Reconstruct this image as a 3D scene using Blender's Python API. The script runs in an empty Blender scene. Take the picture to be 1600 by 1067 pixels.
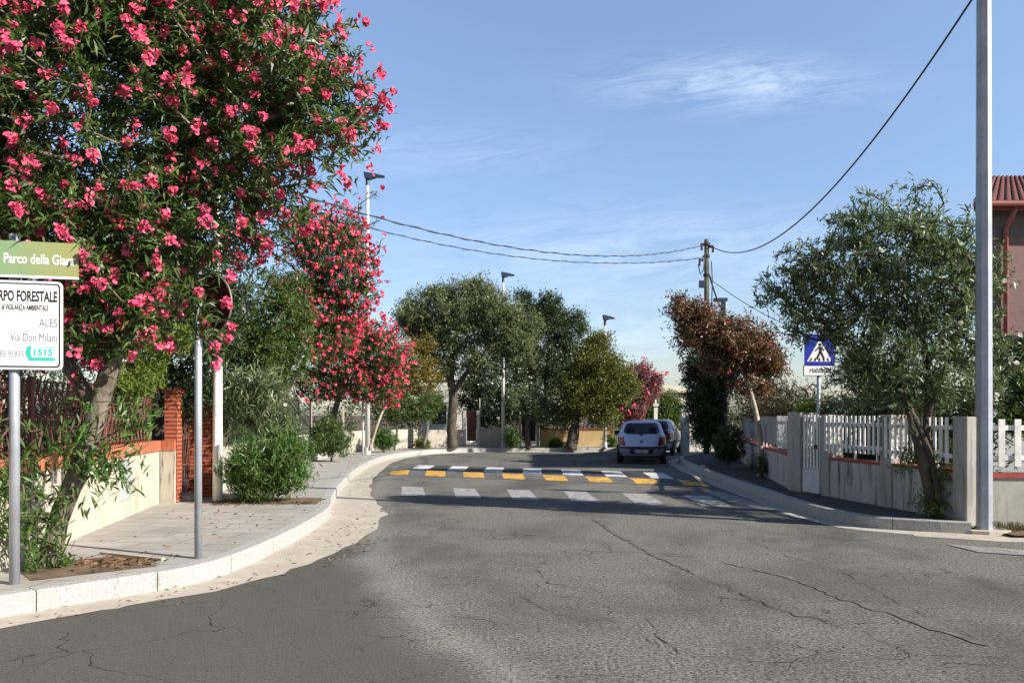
import bpy, bmesh, math, random
import numpy as np
from mathutils import Vector, Matrix
from mathutils.geometry import tessellate_polygon

S = bpy.context.scene
COL = S.collection
# ------------------------------------------------------------------ camera
F, CX, HY, EYE = 1250.0, 800.0, 648.0, 1.6
cam_data = bpy.data.cameras.new('camera')
cam = bpy.data.objects.new('camera', cam_data); COL.objects.link(cam)
cam.location = (0, 0, EYE); cam.rotation_euler = (math.pi/2, 0, 0)
cam_data.sensor_width = 36; cam_data.lens = F/1600*36
cam_data.shift_y = (HY-533.5)/1600
cam_data.clip_start = 0.05; cam_data.clip_end = 3000
S.camera = cam
# ------------------------------------------------------------------ sky and sun
SUN_EL = math.radians(30)
SUN_AZ = math.atan2(0.905, -0.425)            # clockwise from +Y
sdir = Vector((math.sin(SUN_AZ)*math.cos(SUN_EL), math.cos(SUN_AZ)*math.cos(SUN_EL), math.sin(SUN_EL)))
W = bpy.data.worlds.new("World"); S.world = W; W.use_nodes = True
wt = W.node_tree; wn = wt.nodes; wl = wt.links
bg = wn['Background']
sky = wn.new('ShaderNodeTexSky'); sky.sky_type = 'NISHITA'; sky.sun_disc = False
sky.sun_elevation = SUN_EL; sky.sun_rotation = SUN_AZ
sky.air_density = 1.35; sky.dust_density = .45; sky.ozone_density = 3.2; sky.altitude = 100
def wmath(op, a, b=None, c=None):
    n = wn.new('ShaderNodeMath'); n.operation = op
    for i, v in enumerate((a, b, c)):
        if v is None: continue
        if isinstance(v, (int, float)): n.inputs[i].default_value = v
        else: wl.new(v, n.inputs[i])
    return n.outputs[0]
tc = wn.new('ShaderNodeTexCoord'); sep = wn.new('ShaderNodeSeparateXYZ'); wl.new(tc.outputs['Generated'], sep.inputs[0])
yy = wmath('MAXIMUM', sep.outputs[1], 0.05)
u = wmath('DIVIDE', sep.outputs[0], yy); v = wmath('DIVIDE', sep.outputs[2], yy)
def gauss(u0, su, v0, sv):
    a = wmath('DIVIDE', wmath('SUBTRACT', u, u0), su); b = wmath('DIVIDE', wmath('SUBTRACT', v, v0), sv)
    return wmath('POWER', 2.718, wmath('MULTIPLY', -1.0, wmath('ADD', wmath('MULTIPLY', a, a), wmath('MULTIPLY', b, b))))
cmb = wn.new('ShaderNodeCombineXYZ')
wl.new(wmath('MULTIPLY', u, 3.2), cmb.inputs[0]); wl.new(wmath('MULTIPLY', wmath('SUBTRACT', v, wmath('MULTIPLY', u, 0.12)), 16.0), cmb.inputs[1])
nz = wn.new('ShaderNodeTexNoise'); nz.inputs['Scale'].default_value = 2.6; nz.inputs['Detail'].default_value = 10; nz.inputs['Roughness'].default_value = .68
nz.inputs['Distortion'].default_value = .9
wl.new(cmb.outputs[0], nz.inputs['Vector'])
cr = wn.new('ShaderNodeMapRange'); cr.inputs[1].default_value = .36; cr.inputs[2].default_value = .75; wl.new(nz.outputs[0], cr.inputs[0])
m1 = gauss(.28, .15, .415, .030); m2 = gauss(.18, .26, .205, .05); m3 = gauss(-.1, .2, .33, .03); m4 = gauss(.05, .5, .1, .05)
msum = wmath('ADD', wmath('ADD', wmath('MULTIPLY', m1, .33), wmath('MULTIPLY', m2, .20)), wmath('ADD', wmath('MULTIPLY', m3, .10), wmath('MULTIPLY', m4, .14)))
cf = wmath('MULTIPLY', cr.outputs[0], msum)
mixc = wn.new('ShaderNodeMix'); mixc.data_type = 'RGBA'; mixc.inputs['B'].default_value = (10.5, 11.2, 12.6, 1)
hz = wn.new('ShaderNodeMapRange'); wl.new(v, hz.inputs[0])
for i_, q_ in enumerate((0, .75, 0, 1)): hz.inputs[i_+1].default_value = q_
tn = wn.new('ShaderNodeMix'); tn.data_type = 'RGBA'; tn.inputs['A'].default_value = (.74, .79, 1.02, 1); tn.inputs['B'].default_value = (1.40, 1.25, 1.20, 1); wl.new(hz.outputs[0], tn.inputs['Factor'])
zk = wn.new('ShaderNodeMapRange'); wl.new(v, zk.inputs[0])            # sky dimmed overhead and behind the camera to weaken its fill light
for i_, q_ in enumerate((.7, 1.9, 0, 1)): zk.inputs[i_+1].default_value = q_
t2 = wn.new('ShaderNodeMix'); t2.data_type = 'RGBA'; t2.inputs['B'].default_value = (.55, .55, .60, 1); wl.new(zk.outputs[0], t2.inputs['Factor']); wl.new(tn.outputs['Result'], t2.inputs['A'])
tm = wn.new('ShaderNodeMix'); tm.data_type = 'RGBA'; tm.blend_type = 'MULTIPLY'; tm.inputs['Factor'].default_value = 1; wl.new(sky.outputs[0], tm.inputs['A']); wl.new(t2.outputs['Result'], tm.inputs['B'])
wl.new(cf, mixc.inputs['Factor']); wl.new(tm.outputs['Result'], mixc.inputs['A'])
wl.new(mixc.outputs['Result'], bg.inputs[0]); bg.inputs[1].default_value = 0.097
sun_d = bpy.data.lights.new('sun', 'SUN'); sun_d.energy = 5.0; sun_d.angle = math.radians(.55); sun_d.color = (1, .93, .84)
sun = bpy.data.objects.new('sun', sun_d); COL.objects.link(sun); sun.location = (20, -12, 25)
sun.rotation_euler = sdir.to_track_quat('Z', 'Y').to_euler()
S.view_settings.view_transform = 'Standard'; S.view_settings.look = 'None'
S.view_settings.exposure = 0.86; S.view_settings.gamma = 1
S.cycles.max_bounces = 6; S.cycles.transparent_max_bounces = 6
# ------------------------------------------------------------------ helpers
rng = np.random.default_rng(11)
def at(px, py, Y): return Vector(((px-CX)/F*Y, Y, EYE-(py-HY)/F*Y))
def gnd(px, py, z=0.0): return at(px, py, (EYE-z)*F/(py-HY))

class N:
    """tiny node-material builder"""
    def __init__(s, name, rough=.7, spec=.3, metal=0):
        s.m = bpy.data.materials.new(name); s.m.use_nodes = True
        s.t = s.m.node_tree; s.b = s.t.nodes['Principled BSDF']
        s.b.inputs['Roughness'].default_value = rough; s.b.inputs['Specular IOR Level'].default_value = spec; s.b.inputs['Metallic'].default_value = metal
        s.co = s.n('ShaderNodeTexCoord').outputs['Object']
    def n(s, t, **k):
        x = s.t.nodes.new(t)
        for a, b in k.items(): setattr(x, a, b)
        return x
    def l(s, a, b): s.t.links.new(a, b)
    def mp(s, scale=(1,1,1), src=None, rot=(0,0,0)):
        x = s.n('ShaderNodeMapping'); x.inputs['Scale'].default_value = scale; x.inputs['Rotation'].default_value = rot
        s.l(src or s.co, x.inputs[0]); return x.outputs[0]
    def noise(s, scale, detail=4, rough=.55, src=None, dist=0):
        x = s.n('ShaderNodeTexNoise'); x.inputs['Scale'].default_value = scale; x.inputs['Detail'].default_value = detail
        x.inputs['Roughness'].default_value = rough; x.inputs['Distortion'].default_value = dist
        s.l(src or s.co, x.inputs['Vector']); return x.outputs[0]
    def rng(s, f, a, b, c=0, d=1):
        x = s.n('ShaderNodeMapRange'); s.l(f, x.inputs[0])
        for i, q in enumerate((a, b, c, d)): x.inputs[i+1].default_value = q
        return x.outputs[0]
    def math(s, op, a, b=0.0):
        x = s.n('ShaderNodeMath', operation=op)
        for i, q in enumerate((a, b)):
            if isinstance(q, (int, float)): x.inputs[i].default_value = q
            else: s.l(q, x.inputs[i])
        return x.outputs[0]
    def mix(s, f, a, b, mode='MIX'):
        x = s.n('ShaderNodeMix', data_type='RGBA', blend_type=mode)
        for k, q in (('Factor', f), ('A', a), ('B', b)):
            i = x.inputs[k]
            if isinstance(q, (int, float)): i.default_value = q
            elif isinstance(q, tuple): i.default_value = (*q, 1) if len(q) == 3 else q
            else: s.l(q, i)
        return x.outputs['Result']
    def col(s, c):
        if isinstance(c, tuple): s.b.inputs['Base Color'].default_value = (*c, 1)
        else: s.l(c, s.b.inputs['Base Color'])
    def bump(s, h, strength=.4, dist=.01):
        x = s.n('ShaderNodeBump'); x.inputs['Strength'].default_value = strength; x.inputs['Distance'].default_value = dist
        s.l(h, x.inputs['Height']); s.l(x.outputs[0], s.b.inputs['Normal'])

def leaf_mat(name, c1, c2, c3=None, trans=.35, rough=.42, spec=.45, third=.12):
    k = N(name, rough, spec)
    g = k.n('ShaderNodeNewGeometry').outputs['Random Per Island']
    c = k.mix(g, c1, c2)
    if c3: c = k.mix(k.math('GREATER_THAN', k.math('FRACT', k.math('MULTIPLY', g, 17.31)), 1-third), c, c3)
    k.col(c)
    tr = k.n('ShaderNodeBsdfTranslucent'); k.l(k.mix(.5, c, (.30, .42, .04), 'SOFT_LIGHT'), tr.inputs[0])
    mx = k.n('ShaderNodeMixShader'); mx.inputs[0].default_value = trans
    k.l(k.b.outputs[0], mx.inputs[1]); k.l(tr.outputs[0], mx.inputs[2])
    k.l(mx.outputs[0], k.t.nodes['Material Output'].inputs[0])
    return k.m
def plain(name, c, rough=.6, spec=.4, metal=0, vary=.25, scale=3.0, bump=0):
    k = N(name, rough, spec, metal)
    n = k.noise(scale, 6, .65)
    d = tuple(x*(1-vary) for x in c)
    k.col(k.mix(k.rng(n, .35, .65), d, c))
    if bump: k.bump(k.noise(scale*12, 3), bump, .004)
    return k.m
M = {}
# foliage
M['oleander_leaf'] = leaf_mat('oleander leaf', (.046,.096,.024), (.105,.170,.044), (.20,.23,.07), third=.05)
M['oleander_fresh'] = leaf_mat('oleander fresh shoot', (.055,.125,.024), (.10,.195,.04), (.15,.22,.06), third=.08)
M['oleander_grey'] = leaf_mat('oleander grey leaf', (.080,.128,.052), (.185,.245,.120), (.30,.33,.20), third=.10, rough=.36)
M['olive_leaf'] = leaf_mat('olive leaf', (.11,.142,.056), (.21,.25,.12), (.23,.25,.15), third=.12)
M['dark_leaf'] = leaf_mat('dark evergreen leaf', (.031,.060,.022), (.066,.105,.038), (.06,.08,.04), third=.06)
M['green_leaf'] = leaf_mat('green leaf', (.058,.118,.022), (.125,.19,.036), (.13,.17,.04), third=.1)
M['olivegreen_leaf'] = leaf_mat('olive green leaf', (.095,.130,.024), (.175,.20,.042), (.22,.17,.04), third=.15)
M['yellow_leaf'] = leaf_mat('yellowing leaf', (.25,.19,.025), (.14,.15,.028), (.36,.24,.035), third=.25)
M['lime_leaf'] = leaf_mat('bright lime leaf', (.10,.17,.02), (.17,.24,.035), (.22,.27,.05))
M['red_leaf'] = leaf_mat('red brown leaf', (.135,.062,.038), (.13,.115,.045), (.26,.085,.06), third=.2)
M['pinkish_leaf'] = leaf_mat('dusty pink leaf', (.24,.085,.10), (.17,.085,.07), (.38,.11,.17), third=.3)
M['dry_leaf'] = leaf_mat('dry twig leaf', (.12,.10,.05), (.08,.08,.035), (.20,.16,.08))
M['fallen_leaf'] = leaf_mat('fallen leaf', (.16,.075,.035), (.10,.05,.025), (.28,.17,.08), trans=.05, third=.3, rough=.8)
M['pink_petal'] = leaf_mat('pink petal', (.80,.085,.205), (.86,.14,.28), (.92,.34,.47), trans=.3, rough=.6, spec=.2, third=.2)
M['far_petal'] = leaf_mat('deep pink petal', (.70,.055,.13), (.78,.10,.185), (.82,.22,.30), trans=.3, rough=.6, spec=.2)
M['white_petal'] = leaf_mat('white petal', (.75,.73,.66), (.82,.80,.74), trans=.3, rough=.6, spec=.2)
def bark(name, c1, c2):
    k = N(name, .9, .15)
    n = k.noise(7, 6, .7, k.mp((1,1,.35)), 1.2)
    k.col(k.mix(k.rng(n, .35, .65), c1, c2)); k.bump(n, .8, .03); return k.m
M['bark_grey'] = bark('grey bark', (.075,.06,.048), (.25,.215,.17))
M['bark_dark'] = bark('dark bark', (.05,.04,.032), (.13,.11,.085))
M['bark_pale'] = bark('pale smooth bark', (.30,.24,.18), (.48,.42,.34))
M['twig'] = plain('twig', (.14,.11,.075), .85, .1)
# masonry
def concrete(name, c, streak=.5, dark=(.06,.055,.05), sc=1.0, low=.05):
    k = N(name, .88, .2)
    n = k.noise(2.2*sc, 7, .65); fine = k.noise(45, 3)
    st = k.noise(3.0*sc, 6, .68, k.mp((2.6,2.6,.22))); bl = k.noise(1.1*sc, 6, .7)
    base = k.mix(k.rng(n, .3, .7), tuple(x*.72 for x in c), c)
    base = k.mix(k.math('MULTIPLY', k.rng(fine, .45, .75), .22), base, tuple(x*.6 for x in c))
    base = k.mix(k.math('MULTIPLY', k.rng(k.math('ADD', st, k.math('MULTIPLY', k.math('SUBTRACT', bl, .5), .5)), .52, .70), streak), base, dark)
    k.col(base); k.bump(fine, .35, .006); return k.m
M['wall_cream'] = concrete('cream stained concrete', (.56,.51,.42), .5, (.24,.19,.14))
M['wall_mould'] = concrete('mouldy cream concrete', (.50,.45,.36), 1.0, (.05,.045,.035), 2.6)
M['wall_grey'] = concrete('grey stained concrete', (.52,.50,.475), .85, (.05,.045,.042), 1.3)
M['wall_plain'] = concrete('pale grey concrete', (.50,.465,.40), .3, (.16,.14,.11))
M['wall_yellow'] = concrete('yellow plaster', (.60,.44,.22), .25, (.3,.2,.1))
M['pillar'] = concrete('pillar concrete', (.43,.41,.38), .45, (.10,.09,.085), 1.4)
M['house_white'] = concrete('white plaster', (.74,.72,.67), .15, (.4,.38,.35))
M['house_cream'] = concrete('cream plaster', (.64,.56,.42), .15, (.4,.36,.3))
M['house_pink'] = concrete('dusty pink plaster', (.25,.165,.16), .25, (.13,.095,.095), .5)
M['house_band'] = concrete('grey plaster band', (.18,.165,.165), .2, (.12,.10,.10), .6)
M['coping_red'] = plain('red painted coping', (.36,.075,.055), .7, .3, 0, .4, 6)
M['soil'] = plain('dry soil', (.20,.15,.10), .95, .1, 0, .5, 4, .8)
def brick(name, c1, c2, mortar, bw, bh, mo, rot=(math.pi/2,0,0), box=True):
    k = N(name, .8, .25)
    b = k.n('ShaderNodeTexBrick'); b.inputs['Scale'].default_value = 1
    b.inputs['Color1'].default_value = (*c1,1); b.inputs['Color2'].default_value = (*c2,1); b.inputs['Mortar'].default_value = (*mortar,1)
    b.inputs['Brick Width'].default_value = bw; b.inputs['Row Height'].default_value = bh; b.inputs['Mortar Size'].default_value = mo
    sp = k.n('ShaderNodeSeparateXYZ'); k.l(k.co, sp.inputs[0]); cb = k.n('ShaderNodeCombineXYZ')
    k.l(k.math('ADD', sp.outputs[0], sp.outputs[1]), cb.inputs[0]); k.l(sp.outputs[2], cb.inputs[1])
    k.l(cb.outputs[0], b.inputs[0])
    k.col(k.mix(.35, b.outputs[0], k.mix(k.noise(9, 5), (.0,.0,.0), (1,1,1)), 'SOFT_LIGHT'))
    k.bump(k.math('SUBTRACT', 1.0, b.outputs[1]), .7, .012); return k.m
M['brick_pillar'] = brick('orange brick', (.46,.125,.060), (.38,.095,.048), (.17,.055,.035), 1.3, .066, .016)
M['brick_band'] = brick('orange brick on edge', (.46,.165,.085), (.38,.13,.068), (.26,.09,.055), .075, .6, .006)
M['brick_cap'] = plain('brick cap', (.36,.09,.06), .7, .3, 0, .3, 8)
def granite():
    k = N('white granite kerb', .8, .3)
    f = k.noise(95, 2, .8); n = k.noise(1.7, 5)
    c = k.mix(k.rng(f, .42, .62), (.23,.227,.215), (.55,.545,.52))
    c = k.mix(k.math('MULTIPLY', k.rng(n, .5, .75), .45), c, (.40,.36,.29)); k.col(c); st = k.noise(6, 6, .7, k.mp((1,1,.4)))
    k.col(k.mix(k.math('MULTIPLY', k.rng(st, .58, .68), .5), c, (.20,.175,.14))); k.bump(k.math('ADD', f, k.math('MULTIPLY', n, 2.0)), .5, .005); return k.m
M['granite'] = granite()
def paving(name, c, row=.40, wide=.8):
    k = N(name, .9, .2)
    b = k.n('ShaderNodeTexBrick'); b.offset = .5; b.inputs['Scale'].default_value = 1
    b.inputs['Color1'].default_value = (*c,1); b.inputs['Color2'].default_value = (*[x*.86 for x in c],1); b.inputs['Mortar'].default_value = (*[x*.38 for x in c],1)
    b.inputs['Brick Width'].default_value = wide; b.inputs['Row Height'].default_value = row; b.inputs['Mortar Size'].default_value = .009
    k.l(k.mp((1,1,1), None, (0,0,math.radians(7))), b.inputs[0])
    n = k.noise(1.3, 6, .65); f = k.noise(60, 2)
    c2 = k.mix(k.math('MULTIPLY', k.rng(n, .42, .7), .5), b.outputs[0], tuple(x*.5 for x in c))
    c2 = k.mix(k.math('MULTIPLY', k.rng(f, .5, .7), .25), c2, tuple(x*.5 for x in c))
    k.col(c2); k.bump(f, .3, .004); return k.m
M['paving'] = paving('sidewalk concrete paving', (.40,.378,.345))
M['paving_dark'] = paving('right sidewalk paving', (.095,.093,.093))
M['gutter'] = concrete('gutter concrete', (.52,.470,.395), .45, (.20,.16,.11), .9)
def asphalt():
    k = N('old asphalt', .9, .25)
    sp = k.n('ShaderNodeSeparateXYZ'); k.l(k.co, sp.inputs[0]); X, Y = sp.outputs[0], sp.outputs[1]
    f1 = k.noise(38, 4, .85); f2 = k.noise(17, 4, .65); big = k.noise(.42, 5, .6, None, .6); mid = k.noise(2.0, 5, .6)
    patch = k.noise(.8, 4, .6, k.mp((1, .55, 1)), .4)
    c = k.mix(k.rng(f1, .39, .61), (.026,.025,.022), (.39,.368,.315))
    c = k.mix(k.math('MULTIPLY', k.rng(f2, .52, .7), .5), c, (.07,.066,.06))
    c = k.mix(k.math('MULTIPLY', k.rng(big, .46, .62), .50), c, (.085,.08,.072))
    c = k.mix(k.math('MULTIPLY', k.rng(patch, .52, .66), .55), c, (.07,.066,.06))
    c = k.mix(k.math('MULTIPLY', k.rng(mid, .56, .76), .18), c, (.33,.31,.27))
    wob = k.math('MULTIPLY', k.math('SUBTRACT', k.noise(1.1, 5, .65), .5), .9)
    # pale dusty track that swings across the junction: x = g(y)
    fc = k.n('ShaderNodeFloatCurve'); cv = fc.mapping.curves[0]
    pts = [(4, .45), (4.77, .02), (5.7, -.42), (7.1, -.93), (9, -1.5), (11.5, -1.95), (14, -2.3), (18, -2.95), (30, -3.6)]
    for i, (y, x) in enumerate(pts):
        p = ((y-4)/26, (x+4)/5)
        if i == 0: cv.points[0].location = p
        elif i == len(pts)-1: cv.points[len(cv.points)-1].location = p
        else: cv.points.new(*p)
    fc.mapping.update()
    k.l(k.rng(Y, 4, 30), fc.inputs['Value'])
    gx = k.math('SUBTRACT', k.math('MULTIPLY', fc.outputs[0], 5.0), 4.0)
    dx = k.math('ADD', k.math('SUBTRACT', X, gx), k.math('MULTIPLY', wob, .45))
    left = k.rng(dx, -.55, -.12, 1, 0)                       # newer, finer, darker asphalt left of the track
    near = k.rng(k.math('ADD', Y, k.math('MULTIPLY', wob, 2)), 8.2, 10.5, 1, 0)
    fine = k.mix(k.rng(k.noise(75, 2, .8), .3, .7), (.058,.054,.047), (.195,.18,.152))
    c = k.mix(k.math('MULTIPLY', k.math('MULTIPLY', left, near), .85), c, fine)
    band = k.math('MULTIPLY', k.rng(k.math('ABSOLUTE', k.math('ADD', dx, k.math('MULTIPLY', wob, .35))), .0, .30, 1, 0), k.rng(f1, .38, .58, .10, 1))
    c = k.mix(k.math('MULTIPLY', band, k.rng(Y, 5, 20, .50, .25)), c, (.50,.455,.375))
    # dusty margin beside the left gutter
    vr = k.n('ShaderNodeTexVoronoi', feature='DISTANCE_TO_EDGE'); vr.inputs['Scale'].default_value = .9
    dn = k.n('ShaderNodeVectorMath', operation='ADD'); nz = k.n('ShaderNodeTexNoise'); nz.inputs['Scale'].default_value = 1.6; nz.inputs['Detail'].default_value = 6
    k.l(k.co, nz.inputs['Vector']); sc = k.n('ShaderNodeVectorMath', operation='SCALE'); sc.inputs['Scale'].default_value = .9
    k.l(nz.outputs['Color'], sc.inputs[0]); k.l(sc.outputs[0], dn.inputs[0]); k.l(k.co, dn.inputs[1]); k.l(dn.outputs[0], vr.inputs['Vector'])
    v2 = k.n('ShaderNodeTexVoronoi', feature='DISTANCE_TO_EDGE'); v2.inputs['Scale'].default_value = 2.3; k.l(dn.outputs[0], v2.inputs['Vector'])
    ck = k.math('MULTIPLY', k.rng(vr.outputs['Distance'], .002, .009, 1, 0), k.rng(k.noise(.6, 3), .50, .60))
    ck = k.math('MAXIMUM', ck, k.math('MULTIPLY', k.rng(v2.outputs['Distance'], .002, .012, .8, 0), k.rng(k.noise(.9, 4, .6, None, .8), .53, .60)))
    c = k.mix(k.math('MULTIPLY', ck, .8), c, (.03,.028,.025))
    c = k.mix(1.0, c, (.73,.75,.77), 'MULTIPLY')
    k.col(c); k.bump(k.math('ADD', f1, k.math('MULTIPLY', ck, -1.0)), .75, .012); return k.m
M['asphalt'] = asphalt()
def worn_paint(name, c, wear, sc=7):
    k = N(name, .7, .3)
    n = k.noise(sc, 7, .75); f = k.noise(60, 3)
    k.col(k.mix(k.math('MULTIPLY', k.rng(k.math('ADD', n, k.math('MULTIPLY', f, .25)), .5, .75), wear), c, (.13,.125,.115))); k.bump(f, .4, .004); return k.m
M['paint_old'] = worn_paint('worn white road paint', (.46,.45,.43), .95)
M['paint_faint'] = worn_paint('faint white road paint', (.34,.335,.32), .98, 4)
M['bump_white'] = worn_paint('white bump panel', (.78,.78,.78), .62, 4)
M['bump_yellow'] = worn_paint('yellow bump panel', (.78,.42,.035), .75, 4)
M['hump_asphalt'] = (lambda k: (k.col(k.mix(k.rng(k.math('ADD', k.noise(40,3,.8), k.math('MULTIPLY', k.noise(1.5,4), .5)), .55, .95), (.055,.056,.058), (.19,.185,.175))), k.m)[1])(N('hump asphalt', .9, .2))
M['bump_black_shade'] = plain('black bump paint and shade', (.062,.064,.070), .75, .3, 0, .4, 5)  # black paint with some of the shade mixed into its colour
M['crack'] = plain('crack', (.045,.042,.038), .95, .1)
M['crack_seam'] = plain('sealed seam', (.17,.165,.15), .95, .1, 0, .5, 9)
# metals and paints
M['galv'] = plain('galvanised steel', (.42,.45,.50), .48, .5, .35, .3, 2.5)
M['galv_blue'] = plain('weathered galvanised pole', (.36,.39,.45), .55, .5, .25, .35, 1.6)
M['post_white'] = (lambda k: (k.col(k.mix(k.math('MULTIPLY', k.rng(k.noise(5, 6, .7, k.mp((1,1,.45))), .55, .66), .75), (.74,.72,.66), (.26,.25,.235))), k.m)[1])(N('flaking white paint', .6, .35))
M['lamp_white'] = plain('pale lamp pole', (.62,.62,.60), .45, .5, 0, .15)
M['lamp_dark'] = plain('dark lamp head', (.035,.055,.095), .4, .5, .2, .2)
M['lens'] = plain('lamp lens', (.5,.52,.55), .2, .6)
M['iron_brown'] = plain('brown iron', (.19,.070,.052), .55, .4, .2, .4, 8)
M['iron_dark'] = plain('dark iron', (.045,.035,.033), .6, .4, .2, .4, 8)
M['mesh_green'] = plain('green wire', (.05,.09,.075), .6, .4, .2)
M['fence_post'] = plain('pale concrete post', (.52,.49,.43), .85, .2)
M['white_paint'] = plain('white picket paint', (.78,.78,.75), .5, .4, 0, .35, 4)
M['gate_paint'] = plain('pale grey gate paint', (.62,.64,.65), .5, .4, 0, .2, 4)
M['sheet_grey'] = plain('grey sheet panel', (.34,.335,.33), .8, .25, 0, .2, 2)
M['box_grey'] = plain('grey meter door', (.42,.44,.45), .5, .4, 0, .2, 3)
M['sign_white'] = plain('white sign film', (.80,.81,.82), .38, .5, 0, .03)
M['sign_black'] = plain('black sign ink', (.018,.018,.022), .5, .4, 0, .1)
M['sign_grey'] = plain('grey sign ink', (.16,.17,.19), .5, .4, 0, .1)
M['sign_teal'] = plain('teal sign ink', (.03,.47,.40), .5, .4, 0, .05)
M['sign_pale'] = plain('pale teal sign', (.55,.80,.76), .5, .4, 0, .05)
M['sign_blue'] = plain('blue sign film', (.012,.030,.36), .38, .5, 0, .05)
M['sign_maroon'] = plain('weathered maroon disc', (.060,.014,.016), .6, .35, 0, .4, 4)
M['sign_rim'] = plain('sign rim', (.25,.20,.17), .5, .4, .3, .2)
def park_film():
    k = N('faded green brown film', .4, .45)
    sp = k.n('ShaderNodeSeparateXYZ'); k.l(k.co, sp.inputs[0])
    f = k.rng(k.math('ADD', sp.outputs[0], k.math('MULTIPLY', k.noise(3, 4), .2)), -.2, .50)
    k.col(k.mix(f, (.155,.34,.20), (.30,.31,.12))); return k.m
M['park_green'] = park_film()
M['tile'] = (lambda k: (k.col(k.mix(k.rng(k.noise(5, 4), .3, .7), (.085,.030,.024), (.155,.055,.042))), k.m)[1])(N('clay tile', .85, .2))
M['gutter_red'] = plain('red gutter', (.23,.06,.05), .6, .4, 0, .2)
M['pipe_red'] = plain('dusty red downpipe', (.36,.13,.12), .6, .3, 0, .2)
M['wood_green'] = bark('greenish treated wood', (.055,.062,.042), (.13,.14,.10))
M['concrete_post'] = concrete('post concrete', (.50,.46,.40), .3, (.2,.18,.15))
M['cable'] = plain('cable', (.035,.040,.050), .6, .4, 0, .1)
M['shed'] = plain('pale grey shed', (.40,.42,.43), .7, .3, 0, .15, 2)
M['glass_dark'] = plain('dark window glass', (.020,.024,.030), .08, .8, 0, .1)
M['car_lilac'] = plain('silver lilac car paint', (.50,.57,.82), .25, .8, .0, .05)
M['car_bumper'] = plain('bumper grey lilac', (.24,.26,.36), .5, .4, .1, .08)
M['car_silver'] = plain('silver grey car paint', (.44,.46,.49), .25, .8, .1, .05)
M['car_black'] = plain('black trim', (.014,.016,.024), .55, .4, 0, .2)
M['tail_red'] = plain('red lamp plastic', (.24,.010,.022), .25, .6, 0, .2)
M['rubber'] = plain('tyre rubber', (.013,.013,.015), .85, .2)
M['rim'] = plain('wheel rim', (.35,.36,.38), .4, .5, .6)
M['seat'] = plain('seat cloth', (.035,.035,.05), .9, .1)
M['plate_white'] = plain('number plate', (.60,.62,.68), .5, .4)
# ------------------------------------------------------------------ mesh builder
class MB:
    def __init__(s): s.v = []; s.f = []; s.n = 0
    def add(s, verts, faces):
        o = s.n; s.v.extend([tuple(p) for p in verts]); s.f.extend([tuple(i+o for i in f) for f in faces]); s.n += len(verts); return s
    def box(s, c, d, rz=0.0, taper=1.0):
        x, y, z = d[0]/2, d[1]/2, d[2]/2; cs, sn = math.cos(rz), math.sin(rz); P = []
        for k, zz in ((1, -z), (taper, z)):
            for a, b in ((-x,-y),(x,-y),(x,y),(-x,y)):
                a *= k; b *= k; P.append((c[0]+a*cs-b*sn, c[1]+a*sn+b*cs, c[2]+zz))
        return s.add(P, [(0,3,2,1),(4,5,6,7),(0,1,5,4),(1,2,6,5),(2,3,7,6),(3,0,4,7)])
    def bar(s, a, b, w, h):
        """box beam from a to b, w across (horizontal), h vertical-ish"""
        a, b = Vector(a), Vector(b); d = (b-a).normalized()
        r = d.cross(Vector((0,0,1)));  r = Vector((1,0,0)) if r.length < 1e-4 else r.normalized()
        t = r.cross(d); P = [p+r*i*w/2+t*j*h/2 for p in (a, b) for i, j in ((-1,-1),(1,-1),(1,1),(-1,1))]
        return s.add(P, [(0,3,2,1),(4,5,6,7),(0,1,5,4),(1,2,6,5),(2,3,7,6),(3,0,4,7)])
    def tube(s, pts, rad, n=8, caps=True):
        pts = [Vector(p) for p in pts]
        if isinstance(rad, (int, float)): rad = [rad]*len(pts)
        P = []; ref = None
        for i, p in enumerate(pts):
            d = (pts[min(i+1, len(pts)-1)]-pts[max(i-1, 0)]).normalized()
            if ref is None: ref = Vector((1,0,0)) if abs(d.x) < .8 else Vector((0,1,0))
            a = (ref-d*ref.dot(d)).normalized(); b = d.cross(a); ref = a
            for k in range(n):
                t = 2*math.pi*k/n; P.append(p+(a*math.cos(t)+b*math.sin(t))*rad[i])
        fs = []
        for i in range(len(pts)-1):
            for k in range(n):
                q = (k+1) % n; fs.append((i*n+k, i*n+q, (i+1)*n+q, (i+1)*n+k))
        if caps: fs.append(tuple(range(n-1, -1, -1))); fs.append(tuple(range((len(pts)-1)*n, len(pts)*n)))
        return s.add(P, fs)
    def prism(s, poly, z0, z1):
        """vertical prism on a 2-D polygon; z0/z1 numbers or lists"""
        n = len(poly); z0 = [z0]*n if isinstance(z0, (int, float)) else z0; z1 = [z1]*n if isinstance(z1, (int, float)) else z1
        P = [(p[0], p[1], z) for p, z in zip(poly, z0)]+[(p[0], p[1], z) for p, z in zip(poly, z1)]
        tri = tessellate_polygon([[Vector((p[0], p[1], 0)) for p in poly]])
        fs = [tuple(n+i for i in t) for t in tri]+[tuple(reversed(t)) for t in tri]
        for i in range(n): fs.append((i, (i+1) % n, n+(i+1) % n, n+i))
        return s.add(P, fs)
    def build(s, name, mat, parent=None, smooth=False, bevel=0, fix=True, local=False):
        me = bpy.data.meshes.new(name); me.from_pydata(s.v, [], s.f)
        if fix:
            bm = bmesh.new(); bm.from_mesh(me); bmesh.ops.recalc_face_normals(bm, faces=bm.faces); bm.to_mesh(me); bm.free()
        return link(name, me, mat, parent, smooth, bevel, local)
def world_of(o): return (world_of(o.parent) if o.parent else Matrix.Identity(4)) @ o.matrix_basis
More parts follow.
